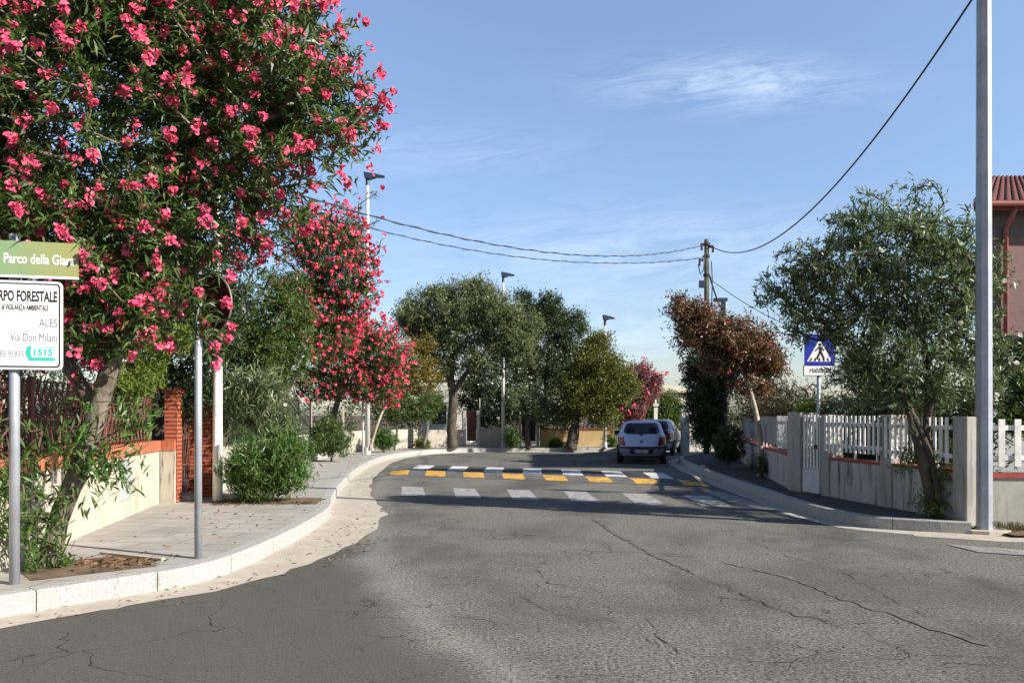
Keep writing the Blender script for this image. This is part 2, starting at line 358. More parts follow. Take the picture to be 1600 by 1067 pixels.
def link(name, me, mat, parent=None, smooth=False, bevel=0, local=False):
    me.materials.append(mat if not isinstance(mat, str) else M[mat])
    if smooth: me.polygons.foreach_set('use_smooth', [True]*len(me.polygons))
    o = bpy.data.objects.new(name, me); COL.objects.link(o)
    if parent is not None:
        o.parent = parent; o.matrix_parent_inverse = Matrix.Identity(4)
        if not local: me.transform(world_of(parent).inverted())
    if bevel:
        b = o.modifiers.new('bevel', 'BEVEL'); b.width = bevel; b.segments = 2; b.limit_method = 'ANGLE'
    return o
def thing(name, label, cat, loc, group=None, rz=0):
    o = bpy.data.objects.new(name, None); COL.objects.link(o); o.empty_display_size = .2
    o.location = loc; o.rotation_euler = (0, 0, rz); o.matrix_basis = Matrix.Translation(loc) @ Matrix.Rotation(rz, 4, 'Z')
    o['label'] = label; o['category'] = cat
    if group: o['group'] = group
    return o
def tag(o, label, cat, group=None):
    o['label'] = label; o['category'] = cat
    if group: o['group'] = group
    return o
def struct(o, kind='structure'): o['kind'] = kind; return o
def text_mesh(body, size, loc, rot, sx=1.0, align='LEFT', bold=0.0, depth=.0006, fit=None):
    """text as mesh data in world space; rot is a 3x3/4x4 frame (x right, y up, z out of the plate)"""
    cu = bpy.data.curves.new('lettering', 'FONT'); cu.body = body; cu.size = size; cu.align_x = align; cu.offset = bold; cu.extrude = depth; cu.resolution_u = 3
    o = bpy.data.objects.new('lettering_source', cu); COL.objects.link(o)
    bpy.context.view_layer.update()
    me = bpy.data.meshes.new_from_object(o.evaluated_get(bpy.context.evaluated_depsgraph_get()))
    bpy.data.objects.remove(o); bpy.data.curves.remove(cu)
    me.materials.clear()
    if fit:
        xs = [q.co.x for q in me.vertices]; sx = fit/(max(xs)-min(xs))
    me.transform(Matrix.Translation(loc) @ rot.to_4x4() @ Matrix.Diagonal((sx, 1, 1, 1)))
    return me
# ------------------------------------------------------------------ vegetation
def norm(a): return a/np.maximum(np.linalg.norm(a, axis=-1, keepdims=True), 1e-9)
def leaves_arrays(P, D, L, Wd, r, fold=.12, droop=.0, bent=True):
    """leaf blades: P base, D direction, L length, Wd width -> verts, quads"""
    n = len(P); up = norm(r.normal(size=(n,3))+np.array([0,0,.9]))
    R = norm(np.cross(D, up)); U = np.cross(R, D)
    L = L[:,None]; Wd = Wd[:,None]; dz = np.array([0,0,-1.0])
    if bent:
        A = P; B = P+D*L*.38+U*L*fold*.4; T = P+D*L*.98+dz*L*droop
        Bl = B-R*Wd*.5; Br = B+R*Wd*.5; C = P+D*L*.72+U*L*fold*.2+dz*L*droop*.45; Cl = C-R*Wd*.34; Cr = C+R*Wd*.34
        V = np.stack([A, Br, Bl, Cr, Cl, T], 1).reshape(-1,3); o = np.arange(n)[:,None]*6
        F3 = np.concatenate([o+np.array([[0,1,2]]), o+np.array([[3,5,4]])]); F4 = o+np.array([[2,1,3,4]])
        return V, F3, F4
    B = P+D*L*.5+U*L*fold
    V = np.stack([P, B+R*Wd*.5, P+D*L+dz*L*droop, B-R*Wd*.5], 1).reshape(-1,3); o = np.arange(n)[:,None]*4
    return V, np.zeros((0,3), int), o+np.array([[0,1,2,3]])
def fast_mesh(name, parts):
    V = np.concatenate([p[0] for p in parts]); off = 0; T = []; Q = []
    for v, t, q in parts: T.append(t+off); Q.append(q+off); off += len(v)
    T = np.concatenate(T); Q = np.concatenate(Q)
    me = bpy.data.meshes.new(name); me.vertices.add(len(V)); me.vertices.foreach_set('co', V.astype(np.float32).ravel())
    nl = len(T)*3+len(Q)*4; me.loops.add(nl); me.loops.foreach_set('vertex_index', np.concatenate([T.ravel(), Q.ravel()]).astype(np.int32))
    me.polygons.add(len(T)+len(Q))
    st = np.concatenate([np.arange(len(T))*3, len(T)*3+np.arange(len(Q))*4]).astype(np.int32)
    me.polygons.foreach_set('loop_start', st); me.update(calc_edges=True); return me
def lobe_points(lobes, n, r, shell=.55, gap=.0):
    """points in the union of ellipsoids, denser towards the outside; gap>0 leaves clumpy holes"""
    vol = np.array([l[1][0]*l[1][1]*l[1][2] for l in lobes])**.8; k = r.choice(len(lobes), n, p=vol/vol.sum())
    C = np.array([tuple(l[0]) for l in lobes])[k]; R = np.array([tuple(l[1]) for l in lobes])[k]
    d = norm(r.normal(size=(n,3))); rad = r.random(n)**(1/3); rad = shell*rad**.35+(1-shell)*rad
    tuft = np.zeros(n)                           # every lobe gets its own tufts and hollows
    for i, l in enumerate(lobes):
        sel = k == i
        if sel.any():
            q = np.random.default_rng(int(abs(l[0][0]*7+l[0][1]*13+l[0][2]*29)*1000)); bd = norm(q.normal(size=(22,3))); am = q.uniform(-.58,.46,22); tuft[sel] = (np.exp((d[sel]@bd.T-1)*13)*am).sum(1)
    P = C+d*R*rad[:,None]*np.clip(1+.10*r.normal(size=(n,1))+tuft[:,None], .3, 1.6)
    if gap > 0:
        cells = lobe_centres = C[r.choice(n, 40)]+norm(r.normal(size=(40,3)))*R[r.choice(n, 40)]*.8
        g = np.linalg.norm(P[:,None]-cells[None], axis=2).min(1); P = P[g > gap]
    return P
def grow(stems, tips, r, step=.25, sag=.0):
    """stems: list of (points, radii). returns branch edges (a, b, ra, rb) from the stems to the tips, and tip directions"""
    pos = []; par = []; wood = []
    for pts, rad in stems:
        prev = -1
        for i in range(len(pts)-1):
            a, b = np.array(pts[i]), np.array(pts[i+1]); m = max(2, int(np.linalg.norm(b-a)/step))
            for t in range(m):
                if i > len(pts)*.3 or len(stems) == 1 and i > 0: pos.append(a+(b-a)*t/m); par.append(prev); wood.append(True); prev = len(pos)-1
        pos.append(np.array(pts[-1])); par.append(prev); wood.append(True)
    base_end = len(pos); order = np.argsort(np.min(np.linalg.norm(tips[:,None]-np.array(pos)[None], axis=2), axis=1))
    cap = len(pos)+len(tips)*24; PA = np.zeros((cap,3)); PA[:len(pos)] = pos; n = len(pos); parent = par+[0]*(cap-n); load = np.zeros(cap)
    tipn = []
    for q in order:
        t = tips[q]; d = np.linalg.norm(PA[:n]-t, axis=1)+.35*np.maximum(PA[:n,2]-t[2], 0)
        j = int(np.argmin(d)); a = PA[j].copy(); dist = np.linalg.norm(t-a)
        m = min(20, max(1, int(dist/step))); bend = r.normal(size=3)*.06*dist+np.array([0,0,.10*dist])
        last = j
        for s in range(1, m+1):
            f = s/m; p = a+(t-a)*f+bend*math.sin(math.pi*f)
            PA[n] = p; parent[n] = last; last = n; n += 1
        tipn.append(last)
        while last >= base_end: load[last] += 1; last = parent[last]
    E = [(parent[i], i) for i in range(base_end, n)]
    D = np.array([PA[t]-PA[parent[t]] for t in tipn]); return PA[:n], E, load, tips[order], norm(D)
def branch_mesh(name, PA, E, load, mat, parent, rmin=.006, k=.0045, rmax=.06):
    if not E: return None
    E = np.array(E); a = PA[E[:,0]]; b = PA[E[:,1]]
    rb = np.minimum(rmin+k*np.sqrt(load[E[:,1]]), rmax); ra = np.minimum(rmin+k*np.sqrt(np.maximum(load[E[:,0]], load[E[:,1]])), rmax)
    d = norm(b-a); ref = np.where(np.abs(d[:,:1]) < .8, np.array([[1.,0,0]]), np.array([[0,1.,0]])); u = norm(np.cross(d, ref)); w = np.cross(d, u)
    n = 5; ring = []
    for P, R in ((a, ra), (b, rb)):
        for i in range(n):
            t = 2*math.pi*i/n; ring.append(P+(u*math.cos(t)+w*math.sin(t))*R[:,None])
    V = np.stack(ring, 1).reshape(-1,3); o = np.arange(len(E))[:,None]*2*n
    Q = np.concatenate([o+np.array([[i, (i+1) % n, n+(i+1) % n, n+i]]) for i in range(n)])
    me = fast_mesh(name, [(V, np.zeros((0,3), int), Q)]); return link(name, me, mat, parent, True)
def spray(tips, D, n, r, length, width, spread=.8, along=.3, up=.35, jitter=.03, droop=.15, bent=True, outward=None):
    """n leaves round the end of every twig"""
    T = np.repeat(tips, n, 0); d = np.repeat(D, n, 0); m = len(T)
    s = r.random(m)*along; base = T-d*s[:,None]+r.normal(size=(m,3))*jitter
    out = norm(r.normal(size=(m,3)))
    dirs = norm(d*(1-.25*spread)+out*spread+np.array([0,0,up]))
    L = length*(.65+.6*r.random(m)); return leaves_arrays(base, dirs, L, width*(.7+.6*r.random(m)), r, .1, droop, bent)
def petals(C, r, size, k=5):
    """five-petal blossoms at C"""
    n = len(C); ax = norm(r.normal(size=(n,3))+np.array([.5,-.7,.5])); ref = norm(r.normal(size=(n,3)))
    u = norm(np.cross(ax, ref)); w = np.cross(ax, u); out = []
    sz = size*(.75+.5*r.random(n))
    for i in range(k):
        t = 2*math.pi*i/k+.3*(i >= 5); d = u*math.cos(t)+w*math.sin(t); q = np.cross(ax, d); s = sz[:,None]
        lift = .25 if i < 5 else .75; s = s if i < 5 else s*.6; tip = C+d*s+ax*s*lift; mid = C+d*s*.62+ax*s*(lift*.5+.28)
        V = np.stack([C, mid-q*s*.56, tip, mid+q*s*.56], 1).reshape(-1,3); out.append((V, np.zeros((0,3), int), np.arange(n)[:,None]*4+np.array([[0,1,2,3]])))
    return out
def trunk_mesh(stems, mat, parent, r, n=12, name='trunk', rough=.10):
    mb = MB()
    for pts, rad in stems:
        P = []; R = []
        for i in range(len(pts)-1):
            for t in range(4):
                f = t/4; p0 = Vector(pts[max(i-1,0)]); p1 = Vector(pts[i]); p2 = Vector(pts[i+1]); p3 = Vector(pts[min(i+2, len(pts)-1)])
                q = .5*((2*p1)+(p2-p0)*f+(2*p0-5*p1+4*p2-p3)*f*f+(3*p1-p0-3*p2+p3)*f**3); P.append(q); R.append(rad[i]*(1-f)+rad[i+1]*f)
        P.append(Vector(pts[-1])); R.append(rad[-1])
        s0 = mb.n; mb.tube(P, R, n)
        for i in range(s0, mb.n):
            ring = (i-s0)//n; c = P[min(ring, len(P)-1)]; v = Vector(mb.v[i]); mb.v[i] = tuple(c+(v-c)*(1+rough*(r.random()*2-1)))
    return mb.build(name, mat, parent, True)
def tree(name, label, cat, base, stems, lobes, seed, ntips=300, leaf='green_leaf', nl=18, length=.10, width=.022, spread=.9, along=.3, up=.3,
         bark_m='bark_grey', shell=.55, gap=0.0, blossoms=None, group=None, jitter=.05, droop=.15, bent=True, step=.3, twig=(.006,.0045,.06), shoots=None, extra=None, wood=True, fill=.9, dens=1.35):
    r = np.random.default_rng(seed); root = thing(name, label, cat, base, group)
    tips = lobe_points(lobes, int(ntips*dens), r, shell, gap)
    if extra is not None: tips = np.concatenate([tips, extra])
    if wood: trunk_mesh(stems, bark_m, root, r)
    PA, E, load, tp, D = grow(stems, tips, r, step)
    branch_mesh('branches', PA, E, load, bark_m if wood else 'twig', root, *twig)
    parts = [spray(tp, D, nl, r, length, width, spread, along, up, jitter, droop, bent)]
    if len(E):                                  # some leaves on the inner twigs too
        sel = np.array([e for e in E if load[e[1]] < 4]); sel = sel[r.random(len(sel)) < .6]
        if len(sel): parts.append(spray(PA[sel[:,1]], norm(PA[sel[:,1]]-PA[sel[:,0]]+1e-6), max(2, nl//4), r, length, width, spread, along, up, jitter, droop, bent))
    if fill > 0:                                # leafy twiglets through the whole crown
        fp_ = lobe_points([(c_, tuple(.84*q for q in rr_)) for c_, rr_ in lobes], int(len(tips)*fill), r, .25); fd = norm(r.normal(size=(len(fp_),3))+np.array([0,0,.5]))
        parts.append(spray(fp_, fd, max(4, int(nl*.75)), r, length, width*1.1, 1.0, along*1.1, up, jitter*1.5, droop, False))
    link('crown', fast_mesh('crown', parts), leaf, root)
    if shoots:
        sl, sm, sn, slen, swid = shoots; sp = lobe_points(sl, sn, r, .3); sd = norm(r.normal(size=(len(sp),3))*.35+np.array([.15,-.1,.8]))
        link('basal_shoots', fast_mesh('shoots', [spray(sp, sd, 9, r, slen, swid, .75, .35, .35, .015, .15)]), sm, root)
    if blossoms:
        frac, m, rad, size, mat, zmin = blossoms
        c = np.mean(tp, 0); sc = np.std(tp, 0)+1e-6; far = np.linalg.norm((tp-c)/sc, axis=1)
        pr = np.clip(far-.6, 0, 2)*(1+2.0*((tp-c)@np.array([.6,-.75,.1])/sc.mean() > 0)); pr /= pr.sum()
        k = min(int(frac), len(tp)-1); idx = r.choice(len(tp), k, replace=False, p=pr)
        C = []
        for i in idx:
            mm = int(r.integers(max(2, m//4), m+1)); cl = tp[i]+D[i]*.07+norm(tp[i]-c)*rad*1.2+norm(r.normal(size=(mm,3)))*rad*(.55+.6*r.random())*(.3+.8*r.random((mm,1))); C.append(cl)
        link('blossoms', fast_mesh('blossoms', petals(np.concatenate(C), r, size, 8 if size < .034 else 5)), mat, root)
    return root
def shrub(name, label, cat, base, lobes, seed, ntips, leaf, nl=10, length=.12, width=.02, up=.6, spread=.6, group=None, blossoms=None, jitter=.02, along=.25, bent=False):
    """many stems from one foot"""
    b = Vector(base); r = np.random.default_rng(seed)
    stems = [([tuple(b+Vector((r.normal()*.03, r.normal()*.03, 0))), tuple(b+Vector((r.normal()*.10, r.normal()*.10, .25)))], [.012, .008]) for _ in range(4)]
    return tree(name, label, cat, base, stems, lobes, seed, ntips, leaf, nl, length, width, spread, along, up, 'twig', .35, 0, blossoms, group, jitter, .12, bent, .3, (.004,.0015,.015), wood=True)
# ================================================================== GROUND, ROAD, KERBS
def resample(pl, step):
    pl = [Vector(p) for p in pl]; out = [pl[0]]
    for a, b in zip(pl, pl[1:]):
        m = max(1, int(round((b-a).length/step)))
        for i in range(1, m+1): out.append(a.lerp(b, i/m))
    return out
def smooth_line(pl, per=6):
    pl = [Vector(p) for p in pl]; out = []
    for i in range(len(pl)-1):
        p0, p1, p2, p3 = pl[max(i-1,0)], pl[i], pl[i+1], pl[min(i+2, len(pl)-1)]
        for t in range(per):
            f = t/per; out.append(.5*((2*p1)+(p2-p0)*f+(2*p0-5*p1+4*p2-p3)*f*f+(3*p1-p0-3*p2+p3)*f**3))
    out.append(pl[-1]); return out
def offset(pl, d):
    """shift a 2-D polyline to its left by d"""
    out = []
    for i, p in enumerate(pl):
        t = (pl[min(i+1, len(pl)-1)]-pl[max(i-1,0)]).normalized(); out.append(p+Vector((-t.y, t.x))*d)
    return out
def sheet(name, poly, z, mat, kind='structure'):
    mb = MB(); tri = tessellate_polygon([[Vector((p[0], p[1], 0)) for p in poly]])
    mb.add([(p[0], p[1], z) for p in poly], [tuple(t) for t in tri])
    o = mb.build(name, mat, fix=False)
    if o.data.polygons[0].normal.z < 0: o.data.flip_normals()
    if kind: o['kind'] = kind
    return o
sheet('ground', [(-1500,-300),(1500,-300),(1500,2200),(-1500,2200)], -.008, 'soil')
sheet('road', [(-40,-12),(60,-12),(60,60),(-40,60)], 0, 'asphalt')
LK = smooth_line([(-8.6,.9),(-4.95,5.2),(-3.87,6.51),(-3.40,7.06),(-2.98,7.62),(-2.80,8.6),(-2.74,10.4),(-2.82,12.35),(-3.16,14.1),(-3.62,17.0),(-4.2,22),(-4.45,27),(-4.1,30.6),(-2.9,33.3),(-.6,34.4),(2.2,34.5),(5.5,34.7),(9.5,35.6),(15,38)], 5)
RK = smooth_line([(6.16,10.72),(5.55,11.0),(4.97,11.5),(4.76,13),(4.84,15.75),(4.92,18.3),(5.15,22.5),(5.55,26.6),(6.3,29.0),(7.6,30.6),(10,31.9),(15,34)], 5)
def kerb(name, line, side, h, w, dips=()):
    """granite kerb in 1 m blocks; side +1 = stone lies to the left of the line"""
    mb = MB(); pl = resample([(p.x, p.y, 0) for p in line], .5)
    acc = [pl[0]]; blocks = []
    for p in pl[1:]:
        acc.append(p)
        if sum((b-a).length for a, b in zip(acc, acc[1:])) > .95: blocks.append(acc); acc = [p]
    for bl in blocks:
        f = [Vector((p.x, p.y)) for p in bl]; t0 = (f[1]-f[0]).normalized(); t1 = (f[-1]-f[-2]).normalized()
        f[0] = f[0]+t0*.005; f[-1] = f[-1]-t1*.005
        bk = offset(f, side*w); top = offset(f, side*.018)
        hh = []
        for p in f:
            q = h
            for y0, y1, lo in dips:
                if y0 < p.y < y1: q = lo+(h-lo)*min(1, max(0, abs((p.y-(y0+y1)/2)/((y1-y0)/2))-.55)/.45)
            hh.append(q+rng.normal()*.0015)
        n = len(f); V = [(p.x,p.y,-.05) for p in f]+[(p.x,p.y,q-.015) for p, q in zip(f,hh)]+[(p.x,p.y,q) for p, q in zip(top,hh)]+[(p.x,p.y,q-.001) for p, q in zip(bk,hh)]+[(p.x,p.y,-.05) for p in bk]
        fs = []
        for k in range(4):
            for i in range(n-1): fs.append((k*n+i, k*n+i+1, (k+1)*n+i+1, (k+1)*n+i))
        fs.append(tuple(k*n for k in range(5))); fs.append(tuple(k*n+n-1 for k in range(4,-1,-1)))
        mb.add(V, fs)
    return struct(mb.build(name, 'granite'))
kerb('left_kerb', LK, 1, .175, .17)
kerb('right_kerb', RK, -1, .165, .15)
def gutter(name, line, side, w0, zz=.004):
    mb = MB(); a = [Vector((p.x,p.y)) for p in line]; b = offset(a, side*w0); r = random.Random(4)
    b = [p+Vector((r.uniform(-.03,.03), r.uniform(-.03,.03))) for p in b]
    n = len(a); mb.add([(p.x,p.y,zz) for p in a]+[(p.x,p.y,zz) for p in b], [(i,i+1,n+i+1,n+i) for i in range(n-1)])
    o = mb.build(name, 'gutter', fix=False)
    if o.data.polygons[0].normal.z < 0: o.data.flip_normals()
    return struct(o)
gl = [p for p in LK]
mbw = MB(); a = [Vector((p.x,p.y)) for p in LK]; tt = (p for p in a)
def gw(y): return np.interp(y, [0,6.5,7.6,8.6,10,13,15,18,24,30,34], [.34,.36,.42,.62,.78,.85,.70,.55,.5,.45,.4])
b = []
rr = random.Random(8)
for i, p in enumerate(a):
    t = (a[min(i+1,len(a)-1)]-a[max(i-1,0)]).normalized(); w_ = gw(p.y)*rr.uniform(.92,1.08); b.append(p+Vector((t.y,-t.x))*w_)
n = len(a); mbw.add([(p.x,p.y,.004) for p in a]+[(p.x,p.y,.004) for p in b], [(i,n+i,n+i+1,i+1) for i in range(n-1)])
struct(mbw.build('left_gutter', 'gutter', fix=False))
gutter('right_gutter', RK, 1, .34)
LW = [(-11,0),(-5.2,3.5),(-4.62,6.0),(-5.2,9.16),(-5.95,13.2),(-6.4,15.5),(-6.6,20),(-6.6,29),(-5.6,33.4),(-3.2,36.1),(.5,36.8),(5,36.7),(15,41)]
sheet('left_sidewalk', [tuple(p) for p in offset([Vector((p.x,p.y)) for p in LK], .165)]+LW[::-1], .17, 'paving')
RWL = [(6.62,10.74),(6.5,11.2),(6.3,11.6),(5.75,15.3),(6.45,20.5),(7.5,25),(8.7,29.5),(11,31.4),(16,33)]
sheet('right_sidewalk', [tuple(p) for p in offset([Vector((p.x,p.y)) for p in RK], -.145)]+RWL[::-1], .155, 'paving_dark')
sheet('garden_soil', [(6.35,11.3),(30,11.3),(30,32),(16,33.2),(11,31.6),(8.8,29.7),(7.7,25.1),(6.55,20.5),(5.85,15.3)], .12, 'soil')
sheet('verge', [(6.55,10.4),(30,8.5),(30,11.3),(6.52,11.3)], .03, 'soil')
sheet('side_apron', [(5.3,10.55),(6.2,10.05),(30,8.1),(30,8.6),(6.5,10.4),(6.3,10.75),(5.5,11.02)], .005, 'gutter')
# tree pits
def pit(cx, cy, w, d, rz, z=.174):
    cs, sn = math.cos(rz), math.sin(rz)
    return sheet('tree_pit', [(cx+x*cs-y*sn, cy+x*sn+y*cs) for x, y in ((-w,-d),(w,-d),(w,d),(-w,d))], z, 'soil')
pit(-4.02, 7.55, .52, .42, math.radians(40))
mb = MB()
for (p, q) in (((-4.22,8.23),(-3.42,7.85)),): mb.bar((*p,.18), (*q,.18), .05, .03)
struct(mb.build('tree_pit_edging', 'wall_cream'))
pit(-4.0, 13.3, .85, .5, 0)
# crosswalk, bump and paint
mb = MB(); n0 = Vector((-2.2,15.87)); n1 = Vector((3.33,14.0)); f0 = Vector((-2.46,17.86)); f1 = Vector((3.40,16.0)); w = .54
e = (n1-n0).normalized()
for k in range(6):
    p = n0.lerp(n1, k/5); q = f0.lerp(f1, k/5)
    mb.add([(p.x,p.y,.005),(p.x+e.x*w,p.y+e.y*w,.005),(q.x+e.x*w*.95,q.y+e.y*w*.95,.005),(q.x,q.y,.005)], [(0,1,2,3)])
struct(mb.build('crosswalk_stripes', 'paint_old', fix=False))
mb = MB(); mb.add([(5.35,9.85,.009),(8.5,8.0,.009),(8.5,7.55,.009),(5.42,9.3,.009)], [(3,2,1,0)])
mb.add([(4.0,13.6,.005),(4.45,13.4,.005),(4.4,16.6,.005),(4.0,16.9,.005)], [(0,1,2,3)])
struct(mb.build('faint_road_paint', 'paint_faint', fix=False))
# hump: one long asphalt rise with its coloured panels
A0, A1 = Vector((-3.35,21.25)), Vector((4.55,17.7)); B0, B1 = Vector((-3.45,22.5)), Vector((4.50,18.4)); C0, C1 = Vector((-3.5,25.2)), Vector((4.72,21.2))
def hump(s, t):
    """s across 0..1, t 0 front .. 1 crest .. 2 back"""
    p = A0.lerp(A1, s).lerp(B0.lerp(B1, s), t) if t <= 1 else B0.lerp(B1, s).lerp(C0.lerp(C1, s), t-1)
    z = .075*math.sin(math.pi/2*min(t,1)) if t <= 1 else .075-.03*(t-1)
    edge = min(1, s/.06, (1-s)/.06); return (p.x, p.y, .006+z*edge)
mb = MB(); ns, nt = 40, 12; P = []
for i in range(ns+1):
    for j in range(nt+1): P.append(hump(i/ns, 2*j/nt))
fs = [(i*(nt+1)+j, (i+1)*(nt+1)+j, (i+1)*(nt+1)+j+1, i*(nt+1)+j+1) for i in range(ns) for j in range(nt)]
bp = thing('speed_bump', 'low asphalt speed bump with yellow and white panels across the road', 'speed bump', (.6,20.5,0))
mb.add(P, fs)
for i in range(ns):                               # closing back edge
    a = hump(i/ns, 2); c = hump((i+1)/ns, 2); mb.add([a, c, (c[0],c[1]+.05,.002), (a[0],a[1]+.05,.002)], [(0,1,2,3)])
mb.build('body', 'hump_asphalt', bp, True, fix=False)
def panel(name, s0, s1, t0, t1, mat):
    m_ = MB(); P = []; k = 4; q = 4
    for i in range(k+1):
        for j in range(q+1):
            x, y, z = hump(s0+(s1-s0)*i/k, t0+(t1-t0)*j/q); P.append((x, y, z+.004))
    m_.add(P, [(i*(q+1)+j, (i+1)*(q+1)+j, (i+1)*(q+1)+j+1, i*(q+1)+j+1) for i in range(k) for j in range(q)])
    return m_.build(name, mat, bp, True, fix=False)
LB = (A1-A0).length
for k in range(8): s0 = .01+k*.1295; panel('yellow_panel', s0, s0+.068, .05, .93, 'bump_yellow')
for k in range(7): s0 = .078+k*.1295; panel('white_panel', s0, s0+.062, 1.10, 1.92, 'bump_white')
for k in range(6): s0 = .1425+k*.1295; panel('black_shade_panel', s0, s0+.063, 1.06, 1.90, 'bump_black_shade')  # dark squares between the whites: part black paint, part painted shade
# cracks and seams
def ribbon(mb, pts, w, r, z=.0045):
    pl = []
    for a, b in zip(pts, pts[1:]):
        a, b = Vector(a), Vector(b); m = max(2, int((b-a).length/.09)); nrm = Vector((-(b-a).y, (b-a).x)).normalized()
        for i in range(m): pl.append(a.lerp(b, i/m)+nrm*r.gauss(0, .02))
    pl.append(Vector(pts[-1])); L = []
    for i, p in enumerate(pl):
        t = (pl[min(i+1,len(pl)-1)]-pl[max(i-1,0)]).normalized(); q = w*r.choice((.2,.35,.5,.8,1.3,.4))*(.15 if i in (0, len(pl)-1) else 1); nn = Vector((-t.y, t.x))*q/2
        L += [(p.x-nn.x, p.y-nn.y, z), (p.x+nn.x, p.y+nn.y, z)]
    mb.add(L, [(2*i, 2*i+2, 2*i+3, 2*i+1) for i in range(len(pl)-1)])
def px_line(*pp): return [tuple(gnd(x, y))[:2] for x, y in pp]
r = random.Random(3); mb = MB()
for pp, w in ((((922,808),(1015,865),(1120,912),(1230,958),(1340,980)), .022), (((1165,842),(1240,872),(1310,890),(1400,940),(1530,1000)), .014), (((835,884),(860,912),(925,922),(1000,940),(1110,938)), .016),
              (((818,903),(850,920)), .016), (((880,858),(895,875),(920,882)), .013), (((1010,965),(1035,998),(1060,1022),(1150,1030),(1245,1036)), .016), (((1000,985),(1040,1020),(1060,1024)), .012),
              (((812,930),(880,965),(985,985)), .011), (((1140,935),(1230,944),(1330,985),(1390,995)), .010), (((1200,880),(1300,872),(1390,882),(1500,905),(1600,930)), .012),
              (((1040,1055),(1100,1060),(1160,1056)), .010), (((1400,1060),(1480,1035),(1600,1040)), .010), (((840,800),(905,812),(930,812)), .012), (((700,842),(728,836),(770,840),(800,846)), .012),
              (((718,806),(760,812),(800,806)), .010), (((1340,985),(1430,1022),(1580,1030)), .012), (((1230,800),(1290,816),(1420,824)), .010), (((1160,830),(1240,826),(1400,838),(1560,842)), .014), (((600,832),(660,826),(720,830)), .009)):
    ribbon(mb, px_line(*pp), w*.55, r)
struct(mb.build('road_cracks', 'crack', fix=False))
mb = MB(); ribbon(mb, px_line((1130,878),(1240,905),(1330,940),(1460,982),(1545,1010)), .075, r, .006); ribbon(mb, px_line((925,812),(1010,862),(1080,894)), .06, r, .006)
struct(mb.build('road_seam', 'crack_seam', fix=False))
# fallen leaves: nobody could count them
def litter(name, spots, r):
    parts = []
    for (poly, n, z, L) in spots:
        (x0,y0),(x1,y1),wd = poly; t = r.random(n); P = np.stack([x0+(x1-x0)*t, y0+(y1-y0)*t, np.full(n, z)], 1); P[:,:2] += r.normal(size=(n,2))*wd
        D = norm(np.concatenate([r.normal(size=(n,2)), r.normal(size=(n,1))*.12+.05], 1)); V, T, Q = leaves_arrays(P, D, L*(.5+r.random(n)), L*.28*(.6+.8*r.random(n)), r, .1, 0, False); V[:,2] = np.maximum(V[:,2], z); parts.append((V,T,Q))
    o = link(name, fast_mesh(name, parts), 'fallen_leaf'); o['kind'] = 'stuff'; return o
litter('fallen_leaves', [(((-4.3,7.7),(-3.55,7.75),.16), 330, .176, .065), (((-3.6,8.6),(-4.4,12.2),.5), 60, .172, .075), (((-3.3,8.5),(-3.3,12.5),.35), 20, .172, .07), (((-4.9,12.7),(-3.2,12.9),.10), 190, .178, .07),
    (((-3.75,6.2),(-2.4,8.0),.16), 60, .006, .05), (((-2.3,8.6),(-2.25,13.5),.22), 80, .006, .06), (((-2.0,8.3),(-1.85,10.2),.1), 60, .002, .06), (((-3.3,15),(-3.9,22),.2), 50, .006, .07),
    (((5.6,13),(5.2,19),.3), 60, .158, .07), (((-1,5.5),(3.5,9),1.2), 26, .003, .035), (((6.8,10.8),(9.5,10.2),.25), 260, .034, .08), (((-3.9,18),(-5.2,27),.4), 60, .172, .08)], np.random.default_rng(5))
# dry grass strip on the verge at the far right
P = np.stack([rng.uniform(6.6,11.5,2600), rng.uniform(10.75,11.15,2600), np.full(2600,.03)], 1); D = norm(rng.normal(size=(2600,3))*.5+np.array([0,0,1.]))
o = link('dry_grass', fast_mesh('dry_grass', [leaves_arrays(P, D, rng.uniform(.05,.18,2600), np.full(2600,.012), rng, .1, .2, False)]), 'dry_leaf'); o['kind'] = 'stuff'

# ================================================================== LEFT WALL, IRON FENCE, GATE
def wall_prism(mb, p, q, t, z0, z1, back=1):
    """upright wall whose road face runs p->q, thickness t to the left of p->q"""
    p, q = Vector(p), Vector(q); d = (q-p).normalized(); nn = Vector((-d.y, d.x))*t*back
    poly = [tuple(p), tuple(q), tuple(q+nn), tuple(p+nn)]; return mb.prism(poly, z0, z1)
w0, w1 = (-4.46,6.0), (-5.70,12.93)
wl_ = thing('boundary_wall', 'cream concrete garden wall topped by a band of orange bricks', 'wall', (-5.0,9.2,.17))
mb = MB(); wall_prism(mb, w0, w1, .24, .1, 1.02); mb.build('wall_base', 'wall_cream', wl_)
mb = MB(); wall_prism(mb, (w0[0]+.012,w0[1]), (w1[0]+.012,w1[1]+.05), .26, 1.022, 1.185); mb.build('brick_band', 'brick_band', wl_)
mb = MB(); mb.prism([(-5.70,12.95),(-5.47,12.95),(-5.47,13.02),(-5.70,13.02)], .1, 1.02); mb.build('stained_panel', 'wall_mould', wl_)
mb = MB(); mb.prism([(-5.715,12.94),(-5.462,12.94),(-5.462,13.0),(-5.715,13.0)], 1.022, 1.185); mb.build('brick_band', 'brick_band', wl_)
g = thing('meter_box', 'flat grey utility meter door set in the cream garden wall', 'meter box', (-5.38,11.2,.45))
dw = (Vector(w1)-Vector(w0)).normalized(); nw = Vector((dw.y,-dw.x))
pc = Vector(w0)+dw*5.15
def on_wall(s, out, z): p = Vector(w0)+dw*s+nw*out; return (p.x, p.y, z)
